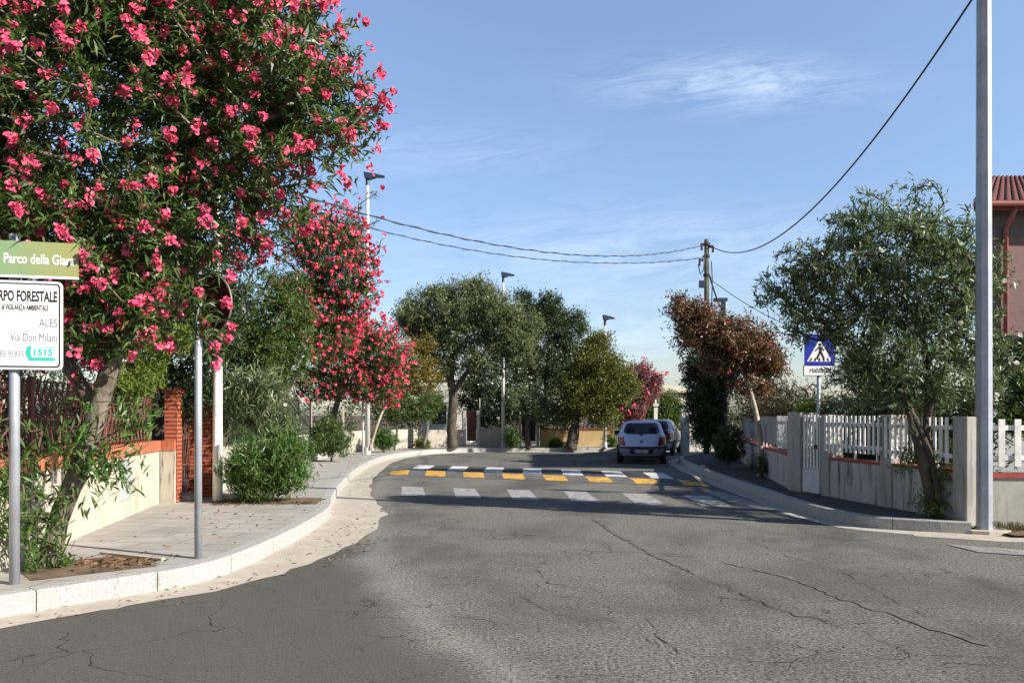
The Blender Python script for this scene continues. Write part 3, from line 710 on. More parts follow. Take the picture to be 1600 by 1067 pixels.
mb = MB(); mb.add([on_wall(s,o_,z) for s, o_, z in ((4.95,-.02,.42),(5.42,-.02,.42),(5.42,-.02,.94),(4.95,-.02,.94),(4.95,.014,.42),(5.42,.014,.42),(5.42,.014,.94),(4.95,.014,.94))], [(0,1,2,3),(4,7,6,5),(0,4,5,1),(1,5,6,2),(2,6,7,3),(3,7,4,0)])
mb.build('door', 'box_grey', g, bevel=.004)
mb = MB(); mb.add([on_wall(s,o_,z) for s, o_, z in ((4.98,.014,.66),(5.0,.014,.66),(5.0,.014,.70),(4.98,.014,.70),(4.98,.024,.66),(5.0,.024,.66),(5.0,.024,.70),(4.98,.024,.70))], [(0,1,2,3),(4,7,6,5),(0,4,5,1),(1,5,6,2),(2,6,7,3),(3,7,4,0)])
mb.build('latch', 'iron_dark', g)
# wavy wrought-iron panels on top of the wall
def iron_panel(label, s0, s1, grp):
    root = thing('iron_fence', label, 'fence', on_wall((s0+s1)/2, -.10, 1.19), grp)
    mb = MB()
    for z in (1.235, 1.46, 1.70, 1.955): mb = MB(); mb.bar(on_wall(s0+.02,-.10,z), on_wall(s1-.02,-.10,z), .022, .014); mb.build('rail', 'iron_brown', root)
    mb = MB(); n_ = int((s1-s0)/.085)
    for i in range(n_+1):
        s = s0+.03+(s1-s0-.06)*i/n_; ph = (i % 2)*math.pi
        pts = [on_wall(s+.030*math.sin(k/11*math.pi*4+ph), -.10+.010*math.cos(k/11*math.pi*4), 1.19+.78*k/11) for k in range(12)]
        mb.tube(pts, .010, 4)
        if i % 2 == 0:
            c = s+.042; mb.tube([on_wall(c+.026*math.cos(a_), -.10, 1.83+.05*math.sin(a_)) for a_ in np.linspace(0, 2*math.pi, 9)], .005, 4); mb.tube([on_wall(c+.026*math.cos(a_), -.10, 1.58+.06*math.sin(a_)) for a_ in np.linspace(0, 2*math.pi, 9)], .005, 4)
    mb.build('wavy_bars', 'iron_brown', root, True)
    for s in (s0, s1): mb = MB(); mb.bar(on_wall(s,-.10,1.185), on_wall(s,-.10,2.0), .035, .035); mb.build('post', 'iron_brown', root)
G_IRON = 'wavy brown iron fence panels on the left wall'
iron_panel('brown wavy iron fence panel behind the white sign', .05, 2.3, G_IRON)
iron_panel('brown wavy iron fence panel behind the trunk of the big pink oleander', 2.34, 4.6, G_IRON)
iron_panel('brown wavy iron fence panel ending at the orange brick gate pillar', 4.64, 6.86, G_IRON)
def brick_pillar(label, c, d, top):
    root = thing('gate_pillar', label, 'pillar', (*c, .17), 'orange brick gate pillars')
    mb = MB(); mb.box((c[0],c[1],(.1+top)/2), (d[0],d[1],top-.1)); mb.build('shaft', 'brick_pillar', root)
    mb = MB(); mb.box((c[0],c[1],top+.035), (d[0]+.07,d[1]+.07,.07)); mb.build('cap', 'brick_cap', root, bevel=.008)
brick_pillar('slim orange brick gate pillar at the end of the iron fence', (-5.56,13.13), (.20,.20), 1.955)
brick_pillar('wide orange brick gate pillar partly behind the flaking white pole', (-5.46,14.2), (.44,.40), 1.93)
gt = thing('iron_gate', 'narrow dark brown wrought iron gate between the two orange brick pillars', 'gate', (-5.62,13.65,.2))
mb = MB()
for x, y in ((-5.575,13.34),(-5.645,13.97)): mb.box((x,y,1.05), (.03,.03,1.6))
for z in (.3,.75,1.2,1.8): mb.bar((-5.575,13.34,z), (-5.645,13.97,z), .02, .03)
mb.build('frame', 'iron_brown', gt)
mb = MB()
for i in range(6):
    f_ = (i+.5)/6; x, y = -5.575-.07*f_, 13.34+.63*f_
    mb.tube([(x, y+.025*math.sin(k*1.1+i), .3+1.5*k/14) for k in range(15)], .008, 4)
mb.build('scroll_bars', 'iron_brown', gt, True)
mb = MB(); mb.bar((-5.52,13.32,.21), (-5.60,13.98,.21), .30, .08); struct(mb.build('gate_step', 'wall_cream'))
# second left-hand property: low wall with green wire fence
def mesh_wall(label, flabel, pts, h, mat, ph, thick=.2, wire=.16, group=None, fgroup=None, coping=None, postm='iron_dark', cat='wall'):
    cx = sum(p[0] for p in pts)/len(pts); cy = sum(p[1] for p in pts)/len(pts)
    root = thing('boundary_wall', label, cat, (cx,cy,.17), group)
    mb = MB()
    for p, q in zip(pts, pts[1:]): wall_prism(mb, p, q, thick, .1, h)
    mb.build('wall_base', mat, root)
    if coping:
        mb = MB()
        for p, q in zip(pts, pts[1:]): wall_prism(mb, (p[0]+.0,p[1]-.03), (q[0],q[1]-.03), thick+.06, h+.002, h+.05)
        mb.build('coping', coping, root)
    if not flabel: return root
    fr = thing('wire_fence', flabel, 'fence', (cx,cy,h), fgroup)
    wires = MB()
    for p, q in zip(pts, pts[1:]):
        p, q = Vector(p), Vector(q); d = (q-p).normalized(); nn = Vector((-d.y,d.x))*thick*.5; L = (q-p).length; m = max(1, int(L/1.6))
        for i in range(m+1):
            c = p.lerp(q, (i+.02)/(m+.04))+nn; pb = MB(); pb.box((c.x,c.y,h+ph/2), (.045,.045,ph)); pb.build('post', postm, fr)
        for i in range(int(L/wire)):
            c = p.lerp(q, (i+.5)*wire/L)+nn; wires.box((c.x,c.y,h+ph/2), (.007,.007,ph-.06))
        for z in np.arange(h+.06, h+ph, wire): wires.bar((p.x+nn.x,p.y+nn.y,z), (q.x+nn.x,q.y+nn.y,z), .007, .007)
    wires.build('wire_mesh', 'mesh_green', fr)
    return root
mesh_wall('low pale concrete wall behind the white flowered bush', 'green wire fence on the low wall behind the white flowered bush', [(-5.36,14.42),(-5.95,20.0),(-6.2,25.0)], 1.0, 'wall_plain', 1.0, postm='iron_dark')
mesh_wall('low grey block wall curving behind the round pink oleander', 'wire fence with pale posts above the curving grey block wall', [(-6.2,25.05),(-6.2,29.8),(-5.3,33.0),(-4.1,34.9)], .98, 'wall_plain', .95, postm='fence_post')
mesh_wall('pale block wall behind the trunk of the grey green olive tree', 'wire fence with pale posts left of the brown gate', [(-4.05,34.95),(-2.14,35.7)], .94, 'wall_plain', 1.0, postm='fence_post')
mesh_wall('pale concrete wall between the brown gate and the dark gate', 'wire fence with pale posts right of the brown gate', [(-1.46,35.85),(.22,36.2)], 1.0, 'wall_plain', 1.35, postm='fence_post')
mesh_wall('long yellow plastered wall with a thin red coping far down the street', 'wire fence above the yellow plastered wall', [(1.30,36.2),(4.6,36.1)], .92, 'wall_yellow', .8, postm='iron_dark', coping='coping_red')
def yard_gate(label, x0, x1, y, top, colr):
    root = thing('yard_gate', label, 'gate', ((x0+x1)/2,y,.17), 'gates in the far walls')
    mb = MB(); mb.box(((x0+x1)/2,y+.02,.95*top/1.6+.12), (x1-x0-.06,.03,top-.32)); mb.build('leaf_panel', colr, root)
    mb = MB()
    for i in range(5): mb.box((x0+.08+(x1-x0-.16)*i/4,y-.012,.12+.95*top/1.6), (.02,.02,top-.3))
    for z in (.35, top*.55, top-.12): mb.box(((x0+x1)/2,y-.012,z), (x1-x0-.06,.028,.04))
    mb.build('frame', 'iron_dark', root)
    for x in (x0-.06,x1+.06):
        mb = MB(); mb.box((x,y,top/2+.1), (.12,.14,top+.05)); mb.build('gatepost', 'fence_post', root)
yard_gate('brown metal yard gate between two pale posts, right of the olive trunk', -2.05, -1.58, 35.75, 1.66, 'iron_brown')
yard_gate('wide dark yard gate between pale posts beside the yellow wall', .42, 1.10, 36.15, 1.42, 'iron_dark')

# ================================================================== RIGHT WALL AND PICKETS
V0 = Vector((6.15,10.9)); dR = Vector((-.1637,.9865)); nR = Vector((-.9865,-.1637))     # nR points to the road
def rw(s, out, z): p = V0+dR*s+nR*out; return (p.x, p.y, z)
def rbox(mb, s0, s1, o0, o1, z0, z1): mb.add([rw(s,o_,z) for z in (z0,z1) for s, o_ in ((s0,o0),(s1,o0),(s1,o1),(s0,o1))], [(0,3,2,1),(4,5,6,7),(0,1,5,4),(1,2,6,5),(2,3,7,6),(3,0,4,7)])
rwall = thing('garden_wall', 'grey streaked garden wall with a red coping and square pillars under the white oleander', 'wall', rw(2,0,.155))
mb = MB(); rbox(mb, .18, 3.50, -.20, 0, .1, .80); mb.build('wall_base', 'wall_grey', rwall)
mb = MB(); rbox(mb, .18, 3.50, -.215, .02, .803, .85); mb.build('coping', 'coping_red', rwall)
for s0, s1, z1 in ((-.10,.17,1.575),(1.52,1.80,1.60),(3.27,3.51,1.60),(4.15,4.62,1.64)):
    mb = MB(); rbox(mb, s0, s1, -.26, .03 if s0 != 4.15 else .08, .1, z1); mb.build('pillar', 'pillar', rwall, bevel=.012)
def pickets(label, s0, s1, n_, out, z0, z1, grp, w_=.055, supports=(), mat='white_paint'):
    root = thing('picket_fence', label, 'fence', rw((s0+s1)/2,out,z0-.08), grp)
    mb = MB()
    for i in range(n_):
        s = s0+(s1-s0)*(i+.5)/n_; rbox(mb, s-w_/2, s+w_/2, out, out+.018, z0, z1+rng.normal()*.003)
    mb.build('picket_panel', mat, root)
    for z in (z0+.10, z1-.14): mb = MB(); rbox(mb, s0, s1, out-.035, out-.002, z-.03, z+.03); mb.build('rail', mat, root)
    for s in supports:
        mb = MB(); rbox(mb, s-.018, s+.018, out-.06, out-.037, .80, z0+.14); mb.build('support', mat, root)
GP = 'white picket panels on the right wall'
pickets('white picket panel above the red coping, right of the white metal gate', 1.72, 3.36, 13, .055, .965, 1.585, GP, supports=(1.9,2.5,3.1))
pickets('white picket panel behind the trunks of the white oleander', .18, 1.66, 12, .055, .93, 1.565, GP, supports=(.5,1.1))
gt = thing('picket_gate', 'tall white picket gate with a solid lower sheet beside the crossing sign', 'gate', rw(3.83,.02,.16))
mb = MB()
for i in range(5): s = 3.56+.55*(i+.5)/5; rbox(mb, s-.028, s+.028, .03, .048, .62, 1.60)
mb.build('picket_panel', 'white_paint', gt)
mb = MB(); rbox(mb, 3.55, 4.12, .028, .046, .18, .60); mb.build('lower_sheet', 'gate_paint', gt)
mb = MB()
for z in (.63,1.02,1.46): rbox(mb, 3.54, 4.13, 0, .028, z-.025, z+.025)
for s in (3.54,4.09): rbox(mb, s, s+.035, -.005, .027, .18, 1.58)
mb.build('frame', 'gate_paint', gt)
mb = MB(); rbox(mb, 3.60, 3.68, .048, .075, .98, 1.06); mb.build('handle', 'iron_dark', gt)
# wall beyond the gate
fw = thing('garden_wall', 'grey garden wall with red coping and solid grey panels beyond the white gate', 'wall', (5.8,19,.155))
fp = [Vector((5.395,15.55)), Vector((6.25,20.5)), Vector((7.15,25.0)), Vector((8.4,29.0))]
mb = MB()
for p, q in zip(fp, fp[1:]): wall_prism(mb, p, q, .2, .1, .80, -1)
mb.build('wall_base', 'wall_grey', fw)
mb = MB()
for p, q in zip(fp, fp[1:]): wall_prism(mb, p-Vector((.02,0)), q-Vector((.02,0)), .24, .802, .85, -1)
mb.build('coping', 'coping_red', fw)
mb = MB(); p, q = fp[0].lerp(fp[1], .30), fp[0].lerp(fp[1], .98); wall_prism(mb, p, q, .03, .95, 1.56, -1); p, q = fp[1], fp[2]; wall_prism(mb, p, p.lerp(q,.9), .03, .95, 1.56, -1); mb.build('solid_panel', 'sheet_grey', fw)
for f_ in (.31,.42,.53,.64,.75,.86,.97): p = fp[0].lerp(fp[1], f_); mb = MB(); mb.box((p.x+.02,p.y,.92), (.03,.03,.16)); mb.build('support', 'white_paint', fw)
pf = thing('picket_fence', 'short white picket panel just beyond the white gate', 'fence', (5.5,16.2,.9), GP)
mb = MB()
for i in range(9): p = fp[0].lerp(fp[1], .02+.27*(i+.5)/9); mb.box((p.x-.02,p.y,1.25), (.018,.055,.66), math.radians(-6))
mb.build('picket_panel', 'white_paint', pf)
for z in (1.02,1.46): a, b = fp[0].lerp(fp[1],.015), fp[0].lerp(fp[1],.30); mb = MB(); mb.bar((a.x+.012,a.y,z), (b.x+.012,b.y,z), .03, .055); mb.build('rail', 'white_paint', pf)
# wall that turns away to the right of the steel pole
tw = thing('garden_wall', 'plain grey wall section with red coping facing the street right of the steel pole', 'wall', (8.5,11.3,.05))
mb = MB(); mb.prism([(6.36,11.2),(14,10.6),(14,10.8),(6.36,11.4)], 0, .72); mb.build('wall_base', 'pillar', tw)
mb = MB(); mb.prism([(6.36,11.17),(14,10.57),(14,10.83),(6.36,11.43)], .722, .785); mb.build('coping', 'coping_red', tw)
pf = thing('picket_fence', 'wide spaced white picket panel right of the steel pole', 'fence', (8.5,11.1,.8), GP)
mb = MB()
for i in range(28): x = 6.62+i*.215; mb.box((x,11.165-(x-6.36)*.0785+.04,1.21), (.085,.02,.66), -.078)
mb.build('picket_panel', 'white_paint', pf)
for z in (1.0,1.42): mb = MB(); mb.bar((6.4,11.235,z), (13.5,10.68,z), .03, .07); mb.build('rail', 'white_paint', pf)

# ================================================================== POLES, LAMPS, WIRES
st = thing('steel_pole', 'tall many sided galvanised steel pole at the right kerb end', 'pole', (6.41,10.87,0))
mb = MB(); P = [(6.41,10.87,z) for z in (-.02,.5,2,4,6,8.2)]; mb.tube(P, [.112,.110,.106,.100,.094,.088], 8); mb.build('shaft', 'galv_blue', st)
mb = MB(); mb.prism([(6.41+.34*math.cos(a), 10.87+.26*math.sin(a)) for a in np.linspace(.3, 6.3, 11)[:-1]], -.01, .05); mb.build('concrete_foot', 'gutter', st)
wp = thing('white_pole', 'thick round white pole with flaking paint beside the brick gate pillar', 'pole', (-4.82,13.1,.17))
mb = MB(); mb.tube([(-4.82,13.1,z) for z in (.15,1,2.2,3.5,5.75)], [.078,.077,.074,.070,.060], 16); mb.build('shaft', 'post_white', wp, True)
mb = MB(); mb.tube([(-4.82,13.1,.16),(-4.82,13.1,.20)], .10, 16); mb.build('collar', 'iron_dark', wp)
mb = MB(); mb.box((-4.755,13.02,.98), (.02,.08,.30)); mb.build('junction_plate', 'box_grey', wp)
def lamp(label, x, Y, ztop, rad, hl):
    root = thing('street_lamp', label, 'street lamp', (x,Y,.17), 'slim street lamps with flat dark heads')
    mb = MB(); mb.tube([(x,Y,.15),(x,Y,ztop*.5),(x,Y,ztop-.45)], [rad,rad*.85,rad*.62], 12); mb.build('pole', 'lamp_white', root, True)
    mb = MB(); mb.tube([(x,Y,.155),(x,Y,.42)], rad*1.25, 12); mb.build('base_collar', 'lamp_white', root)
    mb = MB(); mb.tube([(x,Y,ztop-.46),(x,Y,ztop-.12)], rad*.72, 10); mb.build('spigot', 'lamp_dark', root)
    d = .13; a = rad
    side = [(-a,ztop-.2),(-a*1.3,ztop),(hl*.45,ztop-.06),(hl,ztop-.13),(hl,ztop-.17),(hl*.5,ztop-.18),(a,ztop-.24)]
    mb = MB(); n_ = len(side); V = [(x+p, Y-d*(1-.35*max(p,0)/hl), z) for p, z in side]+[(x+p, Y+d*(1-.35*max(p,0)/hl), z) for p, z in side]
    mb.add(V, [tuple(range(n_)), tuple(range(2*n_-1,n_-1,-1))]+[(i,(i+1)%n_,n_+(i+1)%n_,n_+i) for i in range(n_)]); hd = mb.build('lamp_head', 'lamp_dark', root)
    mb = MB(); mb.box((x+hl*.62,Y,ztop-.183), (hl*.5,d*1.1,.01)); mb.build('lens', 'lens', hd)
lamp('tallest street lamp, its pole rising out of the pink oleanders', -5.24, 29, 10.37, .095, .62)
lamp('street lamp standing in front of the grey green olive tree', -.39, 35.25, 7.89, .075, .50)
lamp('street lamp rising behind the olive green tree beside the yellow wall', 4.02, 34.6, 5.92, .075, .42)
dp = thing('concrete_lamp_post', 'short pale concrete post with a small dark lamp above the red brown tree', 'lamp post', (8.0,30.2,.16))
mb = MB(); mb.tube([(8.0,30.2,.1),(8.0,30.2,5.9)], [.16,.11], 8); mb.build('post', 'concrete_post', dp)
mb = MB(); mb.box((7.85,30.15,5.93), (.50,.26,.12)); mb.box((7.96,30.15,5.6), (.12,.30,.55)); mb.build('lamp_head', 'lamp_dark', dp, bevel=.01)
up = thing('utility_pole', 'greenish wooden utility pole carrying the overhead cables above the red brown tree', 'utility pole', (7.25,29.8,.16))
mb = MB(); mb.tube([(7.25,29.8,.1),(7.25,29.8,4),(7.25,29.8,8.12)], [.12,.105,.088], 10); mb.build('shaft', 'wood_green', up, True)
for z, w_ in ((7.9,.27),(7.45,.25),(6.75,.26)): mb = MB(); mb.tube([(7.25,29.8,z),(7.25,29.8,z+.09)], w_/2, 10); mb.build('clamp_band', 'iron_dark', up)
for dx, z in ((-.16,7.92),(-.22,7.35),(.16,7.85)): mb = MB(); mb.box((7.25+dx,29.75,z), (.16,.10,.09)); mb.box((7.25+dx*1.3,29.7,z-.12), (.07,.07,.2)); mb.build('insulator', 'iron_dark', up)
mb = MB(); mb.box((7.05,29.72,6.45), (.20,.16,.26)); mb.build('junction_box', 'lamp_dark', up, bevel=.01)
mb = MB(); mb.tube([(7.10,29.72,7.5),(6.92,29.7,7.15),(7.0,29.7,6.8),(7.12,29.7,7.0),(7.16,29.7,7.6)], .022, 6); mb.tube([(7.40,29.7,7.3),(7.44,29.7,6.6),(7.39,29.7,5)], .02, 6); mb.build('cable_loop', 'cable', up, True)
def wire(label, a, b, sag, rad, n_=40, twist=False):
    a, b = Vector(a), Vector(b); mb = MB(); P = [a.lerp(b, i/n_)-Vector((0,0,4*sag*(i/n_)*(1-i/n_))) for i in range(n_+1)]
    mb.tube(P, rad, 6)
    if twist: mb.tube([p+Vector((0, rad*1.6*math.cos(i*1.3), rad*1.9*math.sin(i*1.3))) for i, p in enumerate(P)], rad*.8, 5)
    tag(mb.build('overhead_cable', 'cable', smooth=True), label, 'cable', 'overhead cables')
wire('heavy overhead cable sagging from the wooden pole to the top of the steel pole', (7.38,29.75,7.88), (6.45,10.95,7.52), 1.48, .017, 60)
wire('upper twisted overhead cable crossing the street to the left', (7.12,29.75,7.9), (-4.82,13.1,5.65), .85, .011, 90, True)
wire('lower twisted overhead cable crossing the street to the left', (7.02,29.75,7.42), (-6.35,22.0,7.45), .75, .011, 90, True)
wire('thin cable running down right from the wooden pole', (7.36,29.75,6.65), (12.5,33,4.9), .25, .016)
wire('thick slack cable from the wooden pole to the short concrete post', (7.36,29.75,6.75), (7.95,30.1,5.5), .16, .032, 16)
tp_ = thing('thin_post', 'thin pale post without a sign beside the tallest street lamp', 'post', (-5.2,27.9,.17))
mb = MB(); mb.tube([(-5.2,27.9,.15),(-5.2,27.9,2.5)], .035, 8); mb.build('shaft', 'lamp_white', tp_, True)
mb = MB(); mb.tube([(-5.2,27.9,2.5),(-5.2,27.9,2.53)], .042, 8); mb.build('cap', 'iron_dark', tp_)
# gatepost pair beyond the cars
for lab, x, y, w_, h_ in (('thick white gatepost with a flat cap right of the silver grey car', 7.05, 32.6, .30, 1.75), ('slender white gatepost behind the silver grey car', 6.55, 36.5, .16, 2.0)):
    root = thing('gatepost', lab, 'gatepost', (x,y,0)); mb = MB(); mb.box((x,y,h_/2), (w_,w_,h_)); mb.build('shaft', 'house_white', root)
    mb = MB(); mb.box((x,y,h_+.05), (w_+.1,w_+.1,.1)); mb.box((x,y,h_+.2), (w_*.5,w_*.5,.2)); mb.build('cap', 'house_white', root)
# small white pole just behind
# ================================================================== SIGNS
def frame(yaw):
    """plate frame: x to the plate's right, y up, z towards the reader; yaw 0 faces the camera (-Y)"""
    c, s = math.cos(yaw), math.sin(yaw); return Matrix(((c, 0, s), (s, 0, -c), (0, 1, 0)))
def plate(mb, c, R, w, h, z0, z1, rad=.0):
    pts = []
    if rad:
        for cx, cy, a0 in ((w/2-rad,h/2-rad,0),(-w/2+rad,h/2-rad,90),(-w/2+rad,-h/2+rad,180),(w/2-rad,-h/2+rad,270)):
            for k in range(6): a = math.radians(a0+90*k/5); pts.append((cx+rad*math.cos(a), cy+rad*math.sin(a)))
    else: pts = [(-w/2,-h/2),(w/2,-h/2),(w/2,h/2),(-w/2,h/2)]
    poly(mb, c, R, pts, z0, z1)
def poly(mb, c, R, pts, z0, z1):
    c = Vector(c); n_ = len(pts); V = [tuple(c+R @ Vector((x,y,z))) for z in (z0,z1) for x, y in pts]
    mb.add(V, [tuple(range(n_-1,-1,-1)), tuple(range(n_,2*n_))]+[(i,(i+1)%n_,n_+(i+1)%n_,n_+i) for i in range(n_)])
YS = 6.77; px_m = F/YS
R1 = frame(math.radians(14)); sx = -4.21
s1 = thing('direction_sign', 'grey steel post carrying a green park plate above a white notice plate', 'sign', (sx,YS,.17))
mb = MB(); mb.tube([(sx,YS,.1),(sx,YS,3.10)], .041, 16); mb.build('post', 'galv', s1, True)
mb = MB(); mb.tube([(sx,YS,3.10),(sx,YS,3.125)], .044, 16); mb.build('post_cap', 'galv', s1)
c = Vector((sx-.005, YS-.07, 1.6+.142*YS/1.0*1.0)); zc = lambda py: EYE-(py-HY)/F*(YS-.07)
ca = (sx-.025, YS-.075, (zc(372)+zc(430))/2-.008); pw = 1.10
mb = MB(); plate(mb, ca, R1, pw, .285, -.012, .004, .01); p1 = mb.build('park_plate', 'park_green', s1)
mb = MB(); plate(mb, (ca[0],ca[1],ca[2]-.154), R1, pw, .02, -.012, .006); mb.build('white_edge', 'sign_white', p1)
me = text_mesh('Parco della Giara', .118, Vector(ca)+R1 @ Vector((.52,-.045,.006)), R1, .7, 'RIGHT', .002, fit=.535); link('lettering', me, 'sign_white', p1)
mb = MB()
for (x0,y0,x1,y1) in ((-.325,-.095,-.312,.095),(-.125,-.095,-.112,.095),(-.312,.082,-.125,.095),(-.312,-.095,-.125,-.082)): poly(mb, ca, R1, [(x0,y0),(x1,y0),(x1,y1),(x0,y1)], .004, .0065)
poly(mb, ca, R1, [(-.285,-.065),(-.15,-.065),(-.2175,.06)], .004, .0065)
mb.build('pictogram', 'sign_white', p1)
cb = (sx-.02, YS-.075, (zc(438)+zc(577))/2); PW, PH = .85, .745
mb = MB(); plate(mb, cb, R1, PW, PH, -.012, .002, .04); p2 = mb.build('notice_plate', 'sign_white', s1)
mb = MB(); n_ = 0
def ring_frame(mb, c, R, w, h, t, z0, z1):
    plate(mb, c, R, w, h, z0, z1, .04)
plate(mb, cb, R1, PW-.036, PH-.036, .002, .0036, .03); mb.build('black_border', 'sign_black', p2)
mb = MB(); plate(mb, cb, R1, PW-.062, PH-.062, .0036, .0052, .022); mb.build('white_field', 'sign_white', p2)
def T(body, size, x, y, mat, fit, bold=.0):
    link('lettering', text_mesh(body, size, Vector(cb)+R1 @ Vector((x,y,.0062)), R1, .7, 'RIGHT', bold, fit=fit), mat, p2)
T('CORPO FORESTALE', .122,   .385, .203, 'sign_black', .535, .0035)
T('e di VIGILANZA AMBIENTALE', .062, .318, .127, 'sign_black', .375, .0012)
T('ALES', .10, .387, -.010, 'sign_grey', .138, .0)
T('Via Don Milani', .098, .385, -.133, 'sign_grey', .352, .0)
T('0783 91835', .076, .134, -.268, 'sign_grey', .228, .0)
mb = MB(); plate(mb, (Vector(cb)+R1 @ Vector((.265,-.225,0))), R1, .205, .10, .0054, .0066, .015); plate(mb, (Vector(cb)+R1 @ Vector((.265,-.288,0))), R1, .205, .022, .0054, .0066); mb.build('teal_box', 'sign_teal', p2)
mb = MB(); plate(mb, (Vector(cb)+R1 @ Vector((.274,-.225,0))), R1, .178, .086, .0066, .0076, .012); mb.build('teal_box_field', 'sign_white', p2)
link('lettering', text_mesh('1515', .080, Vector(cb)+R1 @ Vector((.274,-.253,.0085)), R1, .92, 'CENTER', .003, fit=.142), 'sign_teal', p2)
mb = MB(); poly(mb, Vector(cb)+R1 @ Vector((.178,-.225,0)), R1, [(-.022,.045),(.012,.05),(.012,.034),(-.004,.030),(-.004,-.030),(.012,-.034),(.012,-.05),(-.022,-.045),(-.034,0)], .0068, .0078); mb.build('handset_symbol', 'sign_teal', p2)
# brackets behind both plates
for z in (ca[2], cb[2]+.22, cb[2]-.22): mb = MB(); mb.box((sx,YS-.040,z), (.11,.030,.035), math.radians(14)); mb.build('bracket', 'galv', s1)
# round sign
s2 = thing('round_sign', 'dark maroon round traffic sign on a thin grey post, half hidden by pink oleander flowers', 'sign', (-3.13,7.98,.17))
mb = MB(); mb.tube([(-3.13,7.98,.1),(-3.13,7.98,3.05)], .036, 14); mb.build('post', 'galv', s2, True)
R2 = frame(math.radians(-26)); cc = at(326,476,7.93)
circ = [(.30*math.cos(a), .30*math.sin(a)) for a in np.linspace(0, 2*math.pi, 49)[:-1]]
mb = MB(); poly(mb, cc, R2, circ, -.006, .004); mb.build('disc', 'sign_maroon', s2)
mb = MB(); mb.tube([tuple(cc+R2 @ Vector((.304*math.cos(a), .304*math.sin(a), 0))) for a in np.linspace(0, 2*math.pi, 49)], .011, 6, False); mb.build('rim', 'sign_rim', s2, True)
for dz in (-.1,.1): mb = MB(); mb.bar((-3.13,7.96,cc.z+dz), (cc.x,cc.y+.02,cc.z+dz), .03, .03); mb.build('bracket', 'galv', s2)
# crossing sign
YC = 14.9; cx_ = (1279-800)/F*YC
s3 = thing('crossing_sign', 'blue square pedestrian crossing sign above a small white plate on a grey post', 'sign', (cx_,YC,.155))
mb = MB(); mb.tube([(cx_,YC,.1),(cx_,YC,3.12)], .032, 12); mb.build('post', 'galv', s3, True)
R3 = frame(0); cs_ = at(1280.5,548,YC-.05)
mb = MB(); plate(mb, cs_, R3, .56, .62, -.01, .002, .03); b1 = mb.build('blue_plate', 'sign_blue', s3)
mb = MB(); poly(mb, cs_, R3, [(-.235,-.20),(.235,-.20),(0,.21)], .002, .0045); mb.build('white_triangle', 'sign_white', b1)
mb = MB()
for x in (-.17,-.085,.0,.085,.17): poly(mb, cs_, R3, [(x-.028,-.192),(x+.014,-.192),(x*.86+.012,-.135),(x*.86-.018,-.135)], .0045, .006)
poly(mb, cs_, R3, [(.028*math.cos(a)+.005, .115+.028*math.sin(a)) for a in np.linspace(0, 2*math.pi, 13)[:-1]], .006, .0075)
for q in ([(-.02,.08),(.035,.08),(.045,-.02),(-.01,-.02)], [(.0,-.02),(.045,-.02),(.10,-.15),(.065,-.155)], [(-.012,-.02),(.03,-.02),(-.035,-.16),(-.075,-.155)], [(-.018,.08),(-.012,.05),(-.075,-.015),(-.09,.0)], [(.03,.075),(.09,.01),(.075,-.005),(.03,.04)]): poly(mb, cs_, R3, q, .006, .0075)
mb.build('walking_figure', 'sign_black', b1)
cp = at(1280,579,YC-.05)
mb = MB(); plate(mb, cp, R3, .59, .20, -.01, .002, .01); b2 = mb.build('black_edge', 'sign_black', s3)
mb = MB(); plate(mb, cp, R3, .565, .175, .002, .0036, .006); mb.build('white_plate', 'sign_white', b2)
link('lettering', text_mesh('rialzato', .125, cp+R3 @ Vector((0,-.032,.005)), R3, .92, 'CENTER', .002, fit=.36), 'sign_black', b2)
